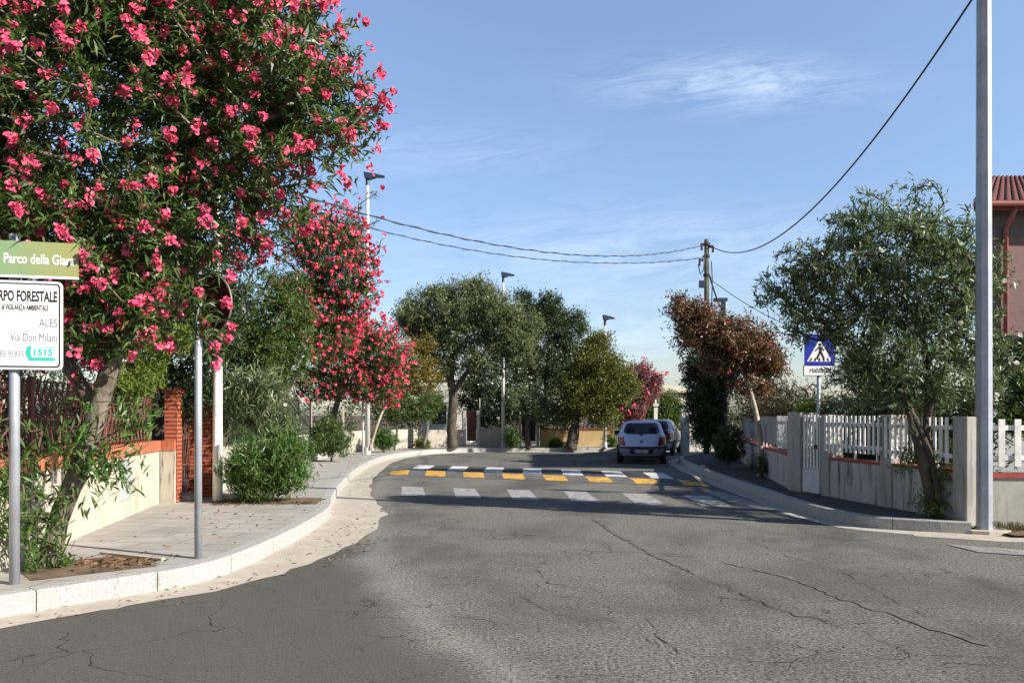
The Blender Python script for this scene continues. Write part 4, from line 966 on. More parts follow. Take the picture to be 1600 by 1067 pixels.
# ================================================================== CARS
def interp(tab, z): return float(np.interp(z, [t[0] for t in tab], [t[1] for t in tab]))
def hatchback(name, label, loc, rz, Wd, Ht, Ln, paint, bump_m, plate_txt, group, lights):
    root = thing(name, label, 'car', loc, group, rz)
    k = Ht/1.42; wf = Wd/1.64; lf = Ln/3.75
    half = [(.20,.70),(.30,.765),(.45,.80),(.60,.815),(.75,.82),(.88,.805),(.96,.775),(1.10,.725),(1.25,.665),(1.34,.615),(1.385,.56),(1.41,.47),(1.42,.33)]
    rear = [(.20,.16),(.30,.06),(.42,.0),(.56,.0),(.62,.05),(.75,.055),(.90,.10),(1.0,.17),(1.15,.30),(1.28,.42),(1.36,.50),(1.40,.60),(1.42,.85)]
    front = [(.20,3.62),(.30,3.70),(.45,3.75),(.60,3.73),(.72,3.62),(.80,3.3),(.90,2.78),(.98,2.62),(1.15,2.30),(1.30,2.02),(1.38,1.82),(1.41,1.65),(1.42,1.4)]
    NE = 4.6
    def hw(z): return interp(half, z)*wf
    def surf(z, kind, q, out=0.0):
        w = hw(z); r0 = interp(rear, z)*lf; r1 = interp(front, z)*lf; ly = (r1-r0)/2; cy = (r0+r1)/2
        if kind == 'rear': x = q*w; y = cy-ly*(1-abs(q)**NE)**(1/NE)-out*(1-abs(q)**8); x += out*.7*q**7
        elif kind == 'front': x = q*w; y = cy+ly*(1-abs(q)**NE)**(1/NE)+out
        else: sgn = 1 if kind == 'right' else -1; y = cy+q*ly; x = sgn*(w*(1-abs(q)**NE)**(1/NE)+out)
        return (x, y, z*k)
    zs = [.20,.25,.30,.36,.42,.49,.56,.60,.64,.70,.75,.80,.85,.90,.96,1.03,1.10,1.18,1.25,1.30,1.34,1.365,1.385,1.40,1.41,1.42]; na = 64; mb = MB(); V = []
    for z in zs:
        w = hw(z); r0 = interp(rear, z)*lf; r1 = interp(front, z)*lf; ly = (r1-r0)/2; cy = (r0+r1)/2
        for i in range(na):
            t = 2*math.pi*i/na; c, s = math.cos(t), math.sin(t); V.append((w*math.copysign(abs(c)**(2/NE), c), cy+ly*math.copysign(abs(s)**(2/NE), s), z*k))
    fs = [(j*na+i, j*na+(i+1)%na, (j+1)*na+(i+1)%na, (j+1)*na+i) for j in range(len(zs)-1) for i in range(na)]+[tuple(range((len(zs)-1)*na, len(zs)*na)), tuple(range(na-1,-1,-1))]
    mb.add(V, fs); mb.build('body', paint, root, True, local=True)
    def patch(nm, mat, kind, z0, z1, lo, hi, out, nz=10, nq=16, parent=root):
        """lo/hi: fraction limits as functions of height t 0..1"""
        m = MB(); P = []
        for o_ in (out, out-.03):
            for i in range(nz+1):
                t = i/nz; z = z0+(z1-z0)*t
                for j in range(nq+1): P.append(surf(z, kind, lo(t)+(hi(t)-lo(t))*j/nq, o_))
        n1 = nq+1; B = (nz+1)*n1; fs = []
        for i in range(nz):
            for j in range(nq): a = i*n1+j; fs += [(a,a+1,a+n1+1,a+n1), (B+a,B+a+n1,B+a+n1+1,B+a+1)]
        edge = [j for j in range(n1)]+[i*n1+nq for i in range(1,nz+1)]+[nz*n1+j for j in range(nq-1,-1,-1)]+[i*n1 for i in range(nz-1,0,-1)]
        for a, b in zip(edge, edge[1:]+edge[:1]): fs.append((a, b, B+b, B+a))
        m.add(P, fs); return m.build(nm, mat, parent, False, local=True)
    rw_ = lambda t: .80*(1-max(0, (.22-t)/.22)**2*.22-max(0, (t-.82)/.18)**2*.12)
    win = patch('rear_window', 'glass_dark', 'rear', .99, 1.345, lambda t: -rw_(t), rw_, .008)
    m = MB()
    for x in (-.34,.34):
        m.box((x*wf, .20*lf, 1.12*k), (.25,.02,.19))
    for sgn, knd in ((1,'right'),(-1,'left')):
        patch('side_window', 'glass_dark', knd, .985, 1.30, lambda t: -.62+.05*t, lambda t: -.02, .006, 8, 10)
        patch('side_window', 'glass_dark', knd, .985, 1.30, lambda t: .03, lambda t: .78-.16*t, .006, 8, 10)
        patch('bump_strip', 'car_black', knd, .50, .56, lambda t: -.74, lambda t: .74, .012, 2, 14)
    patch('windscreen', 'glass_dark', 'front', .98, 1.36, lambda t: -.84, lambda t: .84, .006)
    for lo, hi in lights: patch('tail_light', 'tail_red', 'rear', .60, .885, (lambda t, lo=lo, hi=hi: lo if lo < 0 else lo+.14*(1-t)*0+.10*max(0, t-.3)), (lambda t, lo=lo, hi=hi: hi if hi > 0 else hi-.10*max(0, t-.3)), .012, 6, 6)
    bm_ = patch('rear_bumper', bump_m, 'rear', .26, .575, lambda t: -.995, lambda t: .995, .055, 6, 24)
    patch('bumper_strip', 'car_black', 'rear', .505, .578, lambda t: -.992, lambda t: .992, .062, 2, 24, bm_)
    patch('bumper_recess', 'car_black', 'rear', .345, .50, lambda t: -.44-.06*t, lambda t: .44+.06*t, .058, 2, 12, bm_)
    patch('lower_valance', 'car_black', 'rear', .19, .262, lambda t: -.97, lambda t: .97, .03, 2, 16)
    pl_ = MB(); pl_.box((0,-.075,.425*k), (.50,.012,.105)); p_ = pl_.build('number_plate', 'plate_white', root, local=True)
    me = text_mesh(plate_txt, .088, Vector((0,-.0835,.395*k)), frame(0), .85, 'CENTER', .001, fit=.36); o = link('lettering', me, 'sign_black', p_, local=True)
    for sx_ in (-.222,.222): m = MB(); m.box((sx_,-.0825,.425*k), (.05,.004,.10)); m.build('blue_band', 'sign_blue', p_, local=True)
    y_b = surf(.74, 'rear', 0)[1]
    m = MB(); m.tube([(0,y_b+.01,.74*k),(0,y_b-.014,.74*k)], .052, 16); em = m.build('badge', 'sign_blue', root, local=True)
    m = MB(); m.box((0,y_b-.016,.74*k), (.05,.006,.014)); m.build('badge_mark', 'rim', em, local=True)
    m = MB(); a = Vector(surf(.965,'rear',.02,.02)); b = Vector(surf(1.05,'rear',-.42,.02)); m.bar(a, b, .014, .02); m.tube([tuple(a+Vector((0,.03,0))), tuple(a+Vector((0,-.03,0)))], .03, 8); m.build('rear_wiper', 'car_black', root, local=True)
    for x in (-1, 1):
        m = MB(); yy_ = 2.35*lf; m.box((x*(hw(.98)+.085), yy_, 1.0*k), (.17,.09,.13)); m.build('wing_mirror', 'car_black', root, bevel=.02, local=True)
        for y in (.62*lf, 3.02*lf):
            m = MB(); xo = x*(hw(.4)-.085); ang = np.linspace(0, 2*math.pi, 25)[:-1]
            hub = MB()
            prof = [(-.085,.20),(-.085,.27),(-.06,.292),(.06,.292),(.085,.27),(.085,.20)]
            Vt = [(xo+px_*1.0, y+rr_*math.cos(a), .292+rr_*math.sin(a)) for px_, rr_ in prof for a in ang]; q = 24
            m.add(Vt, [(i*q+j, i*q+(j+1)%q, (i+1)*q+(j+1)%q, (i+1)*q+j) for i in range(5) for j in range(q)]+[tuple(range(q)), tuple(range(5*q,6*q))])
            wh = m.build('wheel', 'rubber', root, True, local=True)
            hub.tube([(xo+x*.07,y,.292),(xo+x*.094,y,.292)], .185, 20); hub.build('rim', 'rim', wh, local=True)
            arch = MB(); arch.tube([(x*(hw(.45)-.12),y,.30),(x*(hw(.45)+.004),y,.30)], .33, 24); arch.build('wheel_arch', 'car_black', root, local=True)
    for x in (-.36,.36):
        m = MB(); m.box((x*wf, .22*lf, 1.13*k), (.24,.04,.16)); m.build('headrest', 'seat', root, bevel=.03, local=True)
    return root
hatchback('parked_car', 'silver lilac hatchback seen from behind, parked just past the speed bump', (4.20,25.95,0), math.radians(-9), 1.62, 1.40, 3.75, 'car_lilac', 'car_bumper', 'CA 706 DS', 'cars parked along the right kerb', [(-.995,-.66),(.66,.995)])
hatchback('parked_car', 'silver grey hatchback turned to the right, half hidden by the lilac hatchback', (5.45,31.2,0), math.radians(-17), 1.70, 1.42, 4.0, 'car_silver', 'car_silver', 'BR 482 KE', 'cars parked along the right kerb', [(-.995,-.40),(.40,.995)])

# ================================================================== BUILDINGS
def house(label, x0, x1, y0, y1, h, mat, rise, over=.4, windows=(), name='house', rm='tile'):
    root = thing(name, label, 'house', ((x0+x1)/2,(y0+y1)/2,.1))
    mb = MB(); mb.prism([(x0,y0),(x1,y0),(x1,y1),(x0,y1)], 0, h); mb.build('wall', mat, root)
    mb = MB(); a, b, c, d = x0-over, x1+over, y0-over, y1+over; i = min(x1-x0, y1-y0)/2.2; z = h+.02
    V = [(a,c,z),(b,c,z),(b,d,z),(a,d,z),(a+i,(c+d)/2,z+rise),(b-i,(c+d)/2,z+rise),(a,c,z+.14),(b,c,z+.14),(b,d,z+.14),(a,d,z+.14)]
    mb.add(V, [(3,2,1,0),(0,1,7,6),(1,2,8,7),(2,3,9,8),(3,0,6,9),(6,7,5,4),(7,8,5),(8,9,4,5),(9,6,4)]); mb.build('roof', rm, root)
    for wx, wz, ww, wh_ in windows:
        mb = MB(); mb.box((wx,y0-.01,wz), (ww+.16,.06,wh_+.16)); w_ = mb.build('window', 'house_white', root)
        mb = MB(); mb.box((wx,y0-.045,wz), (ww,.02,wh_)); mb.build('pane', 'glass_dark', w_)
    return root
house('white plastered house showing behind the olive trunk', -4.9, -2.3, 44, 51, 3.5, 'house_white', .25, .12, ((-4.0,1.7,.8,1.2),), rm='house_white')
house('small cream house far down the street between the pink tree and the dark tree', 10.2, 14.5, 62, 70, 3.3, 'house_cream', .7, .3, ((11.2,1.9,.9,1.1),(13,1.9,.9,1.1)), rm='house_cream')
pk = thing('house', 'tall dusty pink building with a dark red tiled roof behind the steel pole', 'house', (16,23.5,0))
X0, X1, Yf, Yb, EV = 11.85, 24.0, 20.0, 29.0, 6.72
XB = X0+(Yb-Yf)*.66                             # the left wall runs back at a slant
def xl(y): return X0-.3+(y-Yf)*.66
mb = MB(); mb.prism([(X0,Yf),(X1,Yf),(X1,Yb),(XB,Yb)], 0, 6.02); mb.build('wall', 'house_pink', pk)
mb = MB(); mb.prism([(X0-.003,Yf-.003),(X1,Yf-.003),(X1,Yb),(XB-.003,Yb)], 6.022, EV-.02); mb.build('upper_band', 'house_band', pk)
mb = MB(); nx, ny = 340, 16; V = []; ym = (Yf+Yb)/2+1
for j in range(ny+1):
    for i in range(nx+1):
        t = j/ny; yv = Yf-.5+(ym-Yf+.5)*t; x = xl(yv)+(X1+.3-xl(yv))*i/nx; row = (j % 2)*.018
        V.append((x, Yf-.5+(ym-Yf+.5)*t, EV+.06+.055*abs(math.sin(i*math.pi/5))+(ym-Yf+.5)*t*.40+row))
mb.add(V, [(j*(nx+1)+i, j*(nx+1)+i+1, (j+1)*(nx+1)+i+1, (j+1)*(nx+1)+i) for j in range(ny) for i in range(nx)])
zr = EV+.06+(ym-Yf+.5)*.40
mb.add([(xl(ym),ym,zr),(X1+.35,ym,zr),(X1+.35,Yb+.5,EV+.05),(xl(Yb+.5),Yb+.5,EV+.05)], [(0,1,2,3)])
mb.add([(xl(Yf-.48)+.02,Yf-.48,EV),(xl(Yb+.4)+.02,Yb+.4,EV),(xl(ym)+.02,ym,zr-.03)], [(0,1,2)]); mb.add([(X1+.33,Yf-.48,EV),(X1+.33,Yb+.4,EV),(X1+.33,ym,zr-.03)], [(0,2,1)])
mb.add([(xl(Yf-.49)+.01,Yf-.49,EV-.015),(X1+.34,Yf-.49,EV-.015),(X1+.34,Yb+.4,EV-.015),(xl(Yb+.4)+.01,Yb+.4,EV-.015)], [(0,3,2,1)])
mb.build('roof', 'tile', pk, fix=False)
mb = MB(); mb.tube([(X0-.6,Yf-.56,EV+.0),(X1+.35,Yf-.56,EV+.0)], .085, 10); mb.box(((X0+X1)/2,Yf-.45,EV-.06), (X1-X0+.5,.06,.14)); gtr = mb.build('roof_gutter', 'gutter_red', pk)
mb = MB(); xp = (1572-800)/F*19.9; mb.tube([(xp,Yf-.5,EV-.05),(xp,Yf-.30,EV-.3),(xp,Yf-.09,EV-.5),(xp,Yf-.09,.2)], .055, 10)
for z in (2,3.5,5): mb.tube([(xp,Yf-.09,z),(xp,Yf-.09,z+.06)], .068, 10)
mb.build('downpipe', 'pipe_red', pk, True)
for wx, wz in ((14.6,4.6),(17.6,4.6)):
    mb = MB(); mb.box((wx,Yf-.01,wz), (1.2,.07,1.6)); w_ = mb.build('window', 'house_band', pk); mb = MB(); mb.box((wx,Yf-.05,wz), (1.0,.03,1.4)); mb.build('pane', 'glass_dark', w_)
sh = thing('garden_shed', 'flat pale grey garden shed behind the white pickets and the steel pole', 'shed', (10.0,17,.1))
mb = MB(); mb.prism([(8.15,15.2),(12.2,15.2),(12.2,17.5),(8.15,17.5)], .1, 2.02); mb.build('wall', 'shed', sh)
mb = MB(); mb.prism([(8.05,15.1),(12.3,15.1),(12.3,17.6),(8.05,17.6)], 2.022, 2.11); mb.build('roof', 'shed', sh)
mb = MB()
for z in (.75,1.30,1.78): mb.box((10.2,15.19,z), (4.0,.02,.022))
mb.build('panel_line', 'sheet_grey', sh)
ev = thing('porch', 'brown tiled porch roof at the right edge behind the hedge', 'porch', (13.2,17.8,.1))
mb = MB(); mb.add([(11.15,17.6,2.55),(14.5,17.2,2.9),(14.5,19.5,3.6),(11.15,19.5,3.2),(11.15,17.6,2.45),(14.5,17.2,2.8),(14.5,19.5,3.5),(11.15,19.5,3.1)], [(0,1,2,3),(7,6,5,4),(0,4,5,1),(1,5,6,2),(2,6,7,3),(3,7,4,0)]); mb.build('roof', 'tile', ev)
for x in (11.4,14.2): mb = MB(); mb.box((x,17.75,1.3), (.18,.18,2.5)); mb.build('support_post', 'bark_dark', ev)

# ================================================================== TREES AND PLANTS
def lob(px, py, Y, rx, ry, rz): return (tuple(at(px, py, Y)), (rx, ry, rz))
def tp3(*a): return [tuple(at(*p)) for p in a]
# --- the big pink oleander by the near kerb
big_lobes = [lob(115,165,8.1,1.75,1.5,1.55), lob(400,165,8.1,1.05,1.05,1.05), lob(310,20,8.1,1.15,1.2,1.1), lob(290,345,7.9,.76,.8,.62), lob(95,345,7.9,.85,.85,.72), lob(-120,240,8.0,1.2,1.2,1.2),
             lob(505,150,8.1,.45,.45,.62), lob(308,470,7.7,.10,.2,.28), lob(180,450,7.5,.55,.5,.5), lob(230,440,7.6,.45,.4,.45), lob(150,495,7.4,.32,.3,.3), lob(215,505,7.5,.28,.3,.28), lob(20,480,7.9,.7,.6,.5), lob(130,430,7.3,.28,.3,.26), lob(60,-40,8.1,1.6,1.4,1.1), lob(430,330,8.0,.42,.4,.42), lob(150,530,7.6,.22,.25,.22), lob(30,330,7.0,.45,.4,.25)]
tips_extra = np.array([tuple(at(*p)) for p in ((560,85,8.1),(575,120,8.1),(598,150,8.0),(585,205,8.0),(560,255,8.0),(530,70,8.2),(545,40,8.2),(490,0,8.2),(590,175,8.2),(520,285,8.1),(338,520,7.6),(325,525,7.6),(345,500,7.6),(335,470,7.6),(330,545,7.6),(140,555,7.6),(125,570,7.6),(132,392,6.9),(570,230,8.1),(552,180,8.0))])
b0 = tuple(gnd(75,885,.17))
stems = [(tp3((74,888,7.54),(92,815,7.56),(118,745,7.58),(143,675,7.6),(160,615,7.6),(176,545,7.65),(150,440,7.8),(110,320,8.0)), [.115,.088,.092,.095,.092,.085,.07,.045]),
         (tp3((168,590,7.6),(205,500,7.7),(270,400,7.85),(340,290,8.0),(400,190,8.1)), [.075,.062,.052,.042,.03]),
         (tp3((176,545,7.65),(235,420,7.9),(270,260,8.2),(300,90,8.2)), [.07,.065,.05,.03]),
         (tp3((150,640,7.6),(60,500,7.9),(-60,340,8.0)), [.07,.06,.04])]
sl = [lob(30,780,7.35,.30,.30,.62), lob(-20,720,7.3,.30,.3,.5), lob(45,860,7.3,.22,.25,.22), lob(185,650,7.5,.26,.28,.30), lob(165,720,7.5,.22,.25,.20), lob(120,690,7.45,.25,.25,.25), lob(100,800,7.35,.14,.16,.25), lob(90,865,7.45,.12,.14,.14)]
tree('oleander_tree', 'largest pink oleander, with a leaning grey trunk, towering over the notice sign', 'tree', b0, stems, big_lobes, 21, 1750, 'oleander_leaf', 26, .135, .021, .95, .34, .22,
     'bark_grey', .62, .0, (1850, 26, .064, .0255, 'pink_petal', 0), None, .035, .22, True, .25, (.005,.0032,.045), (sl, 150, 0, .16, .022) and None, tips_extra)
big_root = bpy.data.objects['oleander_tree']
r = np.random.default_rng(77); sp = lobe_points(sl, 190, r, .3); sd = norm(r.normal(size=(len(sp),3))*.40+np.array([.2,-.15,.75]))
PA_, E_, ld_, _, _ = grow([stems[0]], sp, r, .2); branch_mesh('branches', PA_, [(i-1, i) for i in range(1, min(e[1] for e in E_))]+E_, ld_, 'twig', big_root, .003, .002, .012)
link('basal_shoots', fast_mesh('shoots', [spray(sp, sd, 11, r, .15, .021, .75, .30, .30, .02, .15)]), 'oleander_fresh', big_root)
# --- oleanders further along
tree('oleander_tree', 'tall pink oleander just behind the biggest one, its long flowering twigs against the sky', 'tree', (-5.25,17.2,.17), [(tp3((418,742,17.2),(432,640,17.2),(462,540,17),(505,430,17)), [.09,.08,.06,.03]), (tp3((432,640,17.2),(490,540,17),(545,470,17)), [.06,.05,.03])],
     [lob(515,405,17,.92,.8,1.0), lob(480,470,17,.85,.8,.8), lob(552,450,17,.55,.5,.85), lob(540,360,17,.55,.45,.5), lob(520,520,17,.7,.6,.5), lob(480,360,17.3,.5,.5,.45)], 31, 620, 'oleander_leaf', 15, .125, .020, .9, .3, .25, 'bark_grey', .5, 0, (700, 10, .065, .034, 'far_petal', 0), 'pink oleanders on the left sidewalk', .04, .2, False, .3, extra=np.array([tuple(at(*p)) for p in ((590,345,17),(595,375,17),(585,420,17),(590,300,17),(560,320,17),(525,318,17),(588,460,17),(592,395,17))]))
tree('oleander_tree', 'round crowned pink oleander leaning over the sidewalk left of the grey green olive', 'tree', (-5.9,27,.17), [(tp3((512,712,27),(516,670,27),(530,620,27),(555,560,27)), [.14,.12,.09,.05])],
     [lob(565,555,27,1.45,1.4,1.25), lob(595,555,27,.95,1.0,1.3), lob(515,590,27,1.0,1.0,.75), lob(570,600,27,1.2,1.2,.75), lob(545,520,27,.9,.9,.7), lob(515,540,27,.9,.9,.9), lob(490,600,27,.6,.7,.6), lob(600,600,27,.8,.8,.6)], 32, 620, 'oleander_leaf', 18, .15, .028, .9, .35, .2, 'bark_dark', .62, 0, (760, 10, .09, .044, 'far_petal', 0), 'pink oleanders on the left sidewalk', .05, .2, False, .4)
tree('crepe_myrtle', 'dusty pink tree furthest along the left side behind the lilac hatchback', 'tree', (5.3,37.5,.17), [(tp3((975,700,37.5),(980,650,37.5),(990,600,37.5)), [.14,.11,.06])],
     [lob(985,625,37.5,.95,.9,1.25), lob(1015,600,37.5,.70,.7,.85), lob(1003,580,37.5,.65,.6,.55), lob(965,645,37.5,.7,.7,.7)], 33, 330, 'pinkish_leaf', 16, .14, .045, 1.0, .35, .1, 'bark_dark', .6, 0, (55, 8, .10, .055, 'far_petal', 0), None, .07, .1, False, .4)
tree('oleander_tree', 'thin slanting oleander stem leaning up beside the tallest street lamp into the round pink crown', 'tree', tuple(at(577,703,26.6)), [(tp3((577,704,26.6),(590,662,26.7),(601,632,26.8),(603,600,26.9)), [.05,.045,.04,.025])],
     [lob(606,590,26.9,.55,.5,.6), lob(615,560,26.9,.4,.4,.45)], 34, 90, 'oleander_leaf', 14, .15, .026, .9, .35, .2, 'bark_pale', .5, 0, (45, 10, .09, .048, 'far_petal', 0), 'pink oleanders on the left sidewalk', .05, .2, False, .4)
# --- left-hand small trees
tree('garden_tree', 'dense green tree behind the white pole, under the big pink oleander', 'tree', (-5.75,15.2,.1), [(tp3((327,760,15.2),(360,650,15.3),(395,570,15.4)), [.11,.09,.06])],
     [lob(432,500,15.5,.70,.7,.78), lob(405,550,15.5,.78,.7,.66), lob(452,555,15.5,.48,.55,.62), lob(360,520,15.6,.72,.7,.9), lob(440,450,15.6,.48,.5,.45), lob(470,500,15.6,.30,.3,.5)], 41, 480, 'green_leaf', 22, .085, .022, 1.0, .3, .25, 'bark_dark', .6, 0, None, None, .05, .1, False, .35)
shrub('oleander_bush', 'bushy green oleander with a few white flowers growing from the sidewalk beside the white pole', 'bush', (-4.0,13.3,.17),
      [lob(415,728,13.2,.62,.50,.52), lob(450,720,13.1,.34,.4,.48), lob(382,740,13.1,.34,.4,.40)], 42, 430, 'oleander_fresh', 13, .15, .017, .75, .5, None, None, .03, .28)
shrub('oleander_bush', 'taller grey green oleander with white flowers rising behind the bushy green one', 'bush', (-4.3,13.9,.17),
      [lob(395,640,13.9,.50,.45,.42), lob(420,600,13.9,.34,.4,.36), lob(375,605,13.9,.34,.35,.38), lob(430,660,13.8,.34,.4,.4), lob(455,690,13.6,.26,.3,.28)], 43, 190, 'oleander_grey', 13, .16, .020, .55, .6, None, (10, 3, .03, .045, 'white_petal', 0), .03, .3)
shrub('oleander_bush', 'dark green oleander bush at the foot of the round pink oleander', 'bush', (-5.55,24.5,.17),
      [lob(512,678,24.5,.62,.5,.60), lob(500,695,24.5,.5,.5,.4), lob(530,690,24.4,.4,.4,.4)], 44, 260, 'oleander_leaf', 12, .15, .022, .6, .6, None, None, .03, .28)
G_SH = 'small green shrubs along the far sidewalk'
for lab, px, py, Y, rx, rz, lf_, n_, sd_ in (('leafy bright green shrub right of the tallest street lamp', 600, 684, 30.5, .52, .42, 'oleander_fresh', 150, 1), ('low scrubby shrub round the thin forked tree', 660, 692, 33.6, .42, .18, 'olivegreen_leaf', 80, 2),
    ('upright bright green shrub right of the middle street lamp', 800, 684, 34.3, .34, .44, 'oleander_fresh', 120, 3), ('low green shrub in front of the yellow wall', 869, 693, 35.3, .42, .24, 'green_leaf', 80, 4), ('dark narrow shrub just left of the lilac hatchback', 955, 688, 35.2, .30, .45, 'green_leaf', 90, 5)):
    x_, _, z_ = at(px, py, Y); shrub('shrub', lab, 'shrub', (x_,Y,.17), [lob(px,py,Y,rx,rx*.8,rz), lob(px,py+5,Y,rx*1.1,rx*.8,rz*.6)], 50+sd_, n_, lf_, 10, .13, .024, .7, .6, G_SH)
tree('yellowing_tree', 'slender tree with yellow autumn leaves left of the grey green olive', 'tree', (-3.6,32.5,.17), [(tp3((662,697,32.5),(668,665,32.5),(660,630,32.5),(655,590,32.5)), [.07,.06,.05,.03]), (tp3((668,665,32.5),(676,640,32.5),(672,610,32.5)), [.04,.035,.02])],
     [lob(645,560,32.6,.75,.7,.85), lob(660,595,32.6,.85,.7,.75), lob(635,600,32.6,.6,.6,.7), lob(668,540,32.7,.45,.5,.5)], 61, 230, 'yellow_leaf', 16, .11, .040, 1.0, .35, .1, 'bark_grey', .5, 0, None, None, .07, .1, False, .4)
tree('garden_tree', 'small green tree below the yellowing one with a thin forked trunk', 'tree', (-4.6,31.8,.17), [(tp3((616,702,31.8),(620,675,31.8),(622,645,31.8)), [.05,.045,.03])],
     [lob(625,640,31.8,.85,.7,.55), lob(655,640,31.9,.7,.6,.5), lob(600,635,31.9,.6,.6,.5), lob(680,625,32,.45,.5,.55)], 62, 220, 'green_leaf', 16, .11, .032, 1.0, .35, .15, 'bark_grey', .5, 0, None, None, .07, .1, False, .4)
tree('olive_tree', 'broad grey green olive tree with a straight dark trunk on the far sidewalk', 'tree', (-2.5,33.6,.17), [(tp3((707,700,33.6),(706,660,33.6),(708,620,33.6),(704,580,33.6),(715,520,33.6)), [.24,.20,.18,.16,.08]), (tp3((708,615,33.6),(735,575,33.6),(775,530,33.6)), [.12,.10,.06]), (tp3((706,600,33.6),(680,560,33.6),(655,520,33.6)), [.10,.08,.05])],
     [lob(668,492,33.6,1.25,1.3,1.0), lob(735,478,33.6,1.45,1.5,1.15), lob(785,500,33.5,1.35,1.4,1.15), lob(700,530,33.6,1.5,1.4,.9), lob(640,500,33.6,.75,.9,.75), lob(810,545,33.4,.85,1.0,.95), lob(760,560,33.4,1.0,1.1,.8), lob(690,572,33.5,.8,.8,.6), lob(745,448,33.8,.8,.9,.5), lob(690,460,33.8,.7,.8,.45), lob(830,515,33.6,.45,.6,.6)],
     63, 1150, 'olive_leaf', 22, .15, .042, .95, .42, .25, 'bark_dark', .66, 0, None, None, .08, .12, False, .45)
tree('evergreen_tree', 'tall dark evergreen tree behind the olive, its crown in upright tufts', 'tree', (1.9,40,.1), [(tp3((850,700,40),(852,640,40),(858,560,40),(860,490,40)), [.22,.20,.14,.06])],
     [lob(835,490,40,1.0,1.1,1.1), lob(862,495,40,1.0,1.0,1.15), lob(890,520,40,1.0,1.1,1.25), lob(850,560,40,1.6,1.5,1.5), lob(890,590,40,1.3,1.3,1.3), lob(820,560,40,1.2,1.2,1.4), lob(905,500,40,.45,.5,.6), lob(855,468,40,.45,.4,.5), lob(815,462,40.5,.6,.6,.5)], 64, 820, 'dark_leaf', 22, .13, .05, 1.0, .4, .5, 'bark_dark', .6, 0, None, None, .09, .05, False, .5)
tree('broadleaf_tree', 'olive green rounded tree with a thick leaning trunk before the yellow wall', 'tree', (2.55,34.3,.17), [(tp3((891,702,34.3),(898,668,34.3),(899,640,34.3),(895,610,34.3),(915,570,34.3)), [.30,.20,.15,.13,.06]), (tp3((898,655,34.3),(925,610,34.3),(950,580,34.3)), [.10,.08,.05])],
     [lob(925,565,34.3,1.05,1.1,1.05), lob(950,590,34.3,1.1,1.1,1.1), lob(900,605,34.3,1.05,1.0,.9), lob(975,605,34.3,.75,.8,.75), lob(930,625,34.2,1.2,1.1,.75), lob(945,650,34.2,.7,.7,.5), lob(935,535,34.4,.6,.7,.5), lob(890,640,34.3,.6,.6,.5)], 65, 700, 'olivegreen_leaf', 22, .12, .048, 1.0, .4, .15, 'bark_dark', .62, 0, None, None, .09, .1, False, .45)
tree('garden_tree', 'dark garden tree with pale glossy leaves above the wall between olive and evergreen', 'tree', (-.6,38.5,.1), [(tp3((785,700,38.5),(782,640,38.5)), [.12,.08]), (tp3((784,688,38.5),(760,668,38.5),(740,645,38.5)), [.09,.08,.06])],
     [lob(760,620,38.5,1.4,1.0,1.2), lob(805,620,38.4,1.3,1.0,1.3), lob(735,600,38.5,.8,.8,1.3), lob(845,640,38.4,1.1,.9,1.0), lob(770,650,38.3,1.3,.9,.7)], 66, 420, 'dark_leaf', 18, .14, .055, 1.0, .4, .1, 'bark_dark', .5, 0, (70, 4, .12, .05, 'white_petal', 0), None, .09, .1, False, .5)
tree('garden_tree', 'thin trunked grey leaved tree left of the olive green tree trunk', 'tree', (.95,34.6,.17), [(tp3((826,702,34.6),(823,670,34.6),(830,630,34.6)), [.15,.11,.06]), (tp3((825,692,34.6),(806,672,34.5),(796,650,34.4)), [.07,.05,.03])],
     [lob(820,625,34.6,.9,.8,.8), lob(850,640,34.6,.7,.7,.6), lob(875,655,34.8,.6,.6,.5)], 67, 200, 'oleander_grey', 14, .12, .04, 1.0, .35, .1, 'bark_dark', .5, 0, None, None, .08, .1, False, .4)
tree('garden_tree', 'bright green tree behind the two parked cars', 'tree', (8.3,44,.1), [(tp3((1035,690,44),(1035,650,44)), [.12,.08])],
     [lob(1035,640,44,1.0,.9,.9), lob(1020,655,44,.9,.8,.7), lob(1055,655,44,.8,.8,.8), lob(1048,625,44,.6,.6,.5)], 68, 260, 'green_leaf', 16, .14, .05, 1.0, .4, .1, 'bark_dark', .5, 0, None, None, .08, .1, False, .5)
tree('cypress', 'narrow dark cypress tip above the olive green tree', 'tree', (4.5,44,.1), [(tp3((927,690,44),(927,600,44),(927,520,44)), [.16,.12,.04])], [lob(927,560,44,.35,.35,1.8), lob(927,620,44,.5,.5,1.6)], 69, 140, 'dark_leaf', 16, .13, .03, .6, .3, .9, 'bark_dark', .6, 0, None, None, .05, 0, False, .5)
# --- garden behind the left iron fence
tree('garden_tree', 'dark leafy garden tree behind the iron fence, shaded by the big pink oleander', 'tree', (-6.8,15.3,.1), [(tp3((247,690,15.3),(250,610,15.3),(252,530,15.3)), [.12,.11,.07])],
     [lob(230,480,12.5,1.3,.9,.8), lob(300,520,12.8,.9,.8,.55), lob(330,450,13,.8,.8,.8), lob(140,500,12.0,1.0,.8,.7), lob(290,600,13.5,.8,.6,.6), lob(330,640,14.8,.7,.5,.5)], 71, 520, 'dark_leaf', 20, .11, .028, 1.0, .35, .1, 'bark_dark', .4, 0, None, None, .06, .1, False, .4)
shrub('garden_shrub', 'lime green shrub lit by the sun above the iron fence', 'shrub', (-5.9,11.2,.1), [lob(225,575,11.2,.32,.3,.36), lob(205,600,11.0,.25,.25,.25), lob(260,540,11.3,.3,.3,.16), lob(290,520,11.4,.2,.25,.12)], 72, 150, 'lime_leaf', 13, .10, .017, .5, .8, None, None, .02, .2)
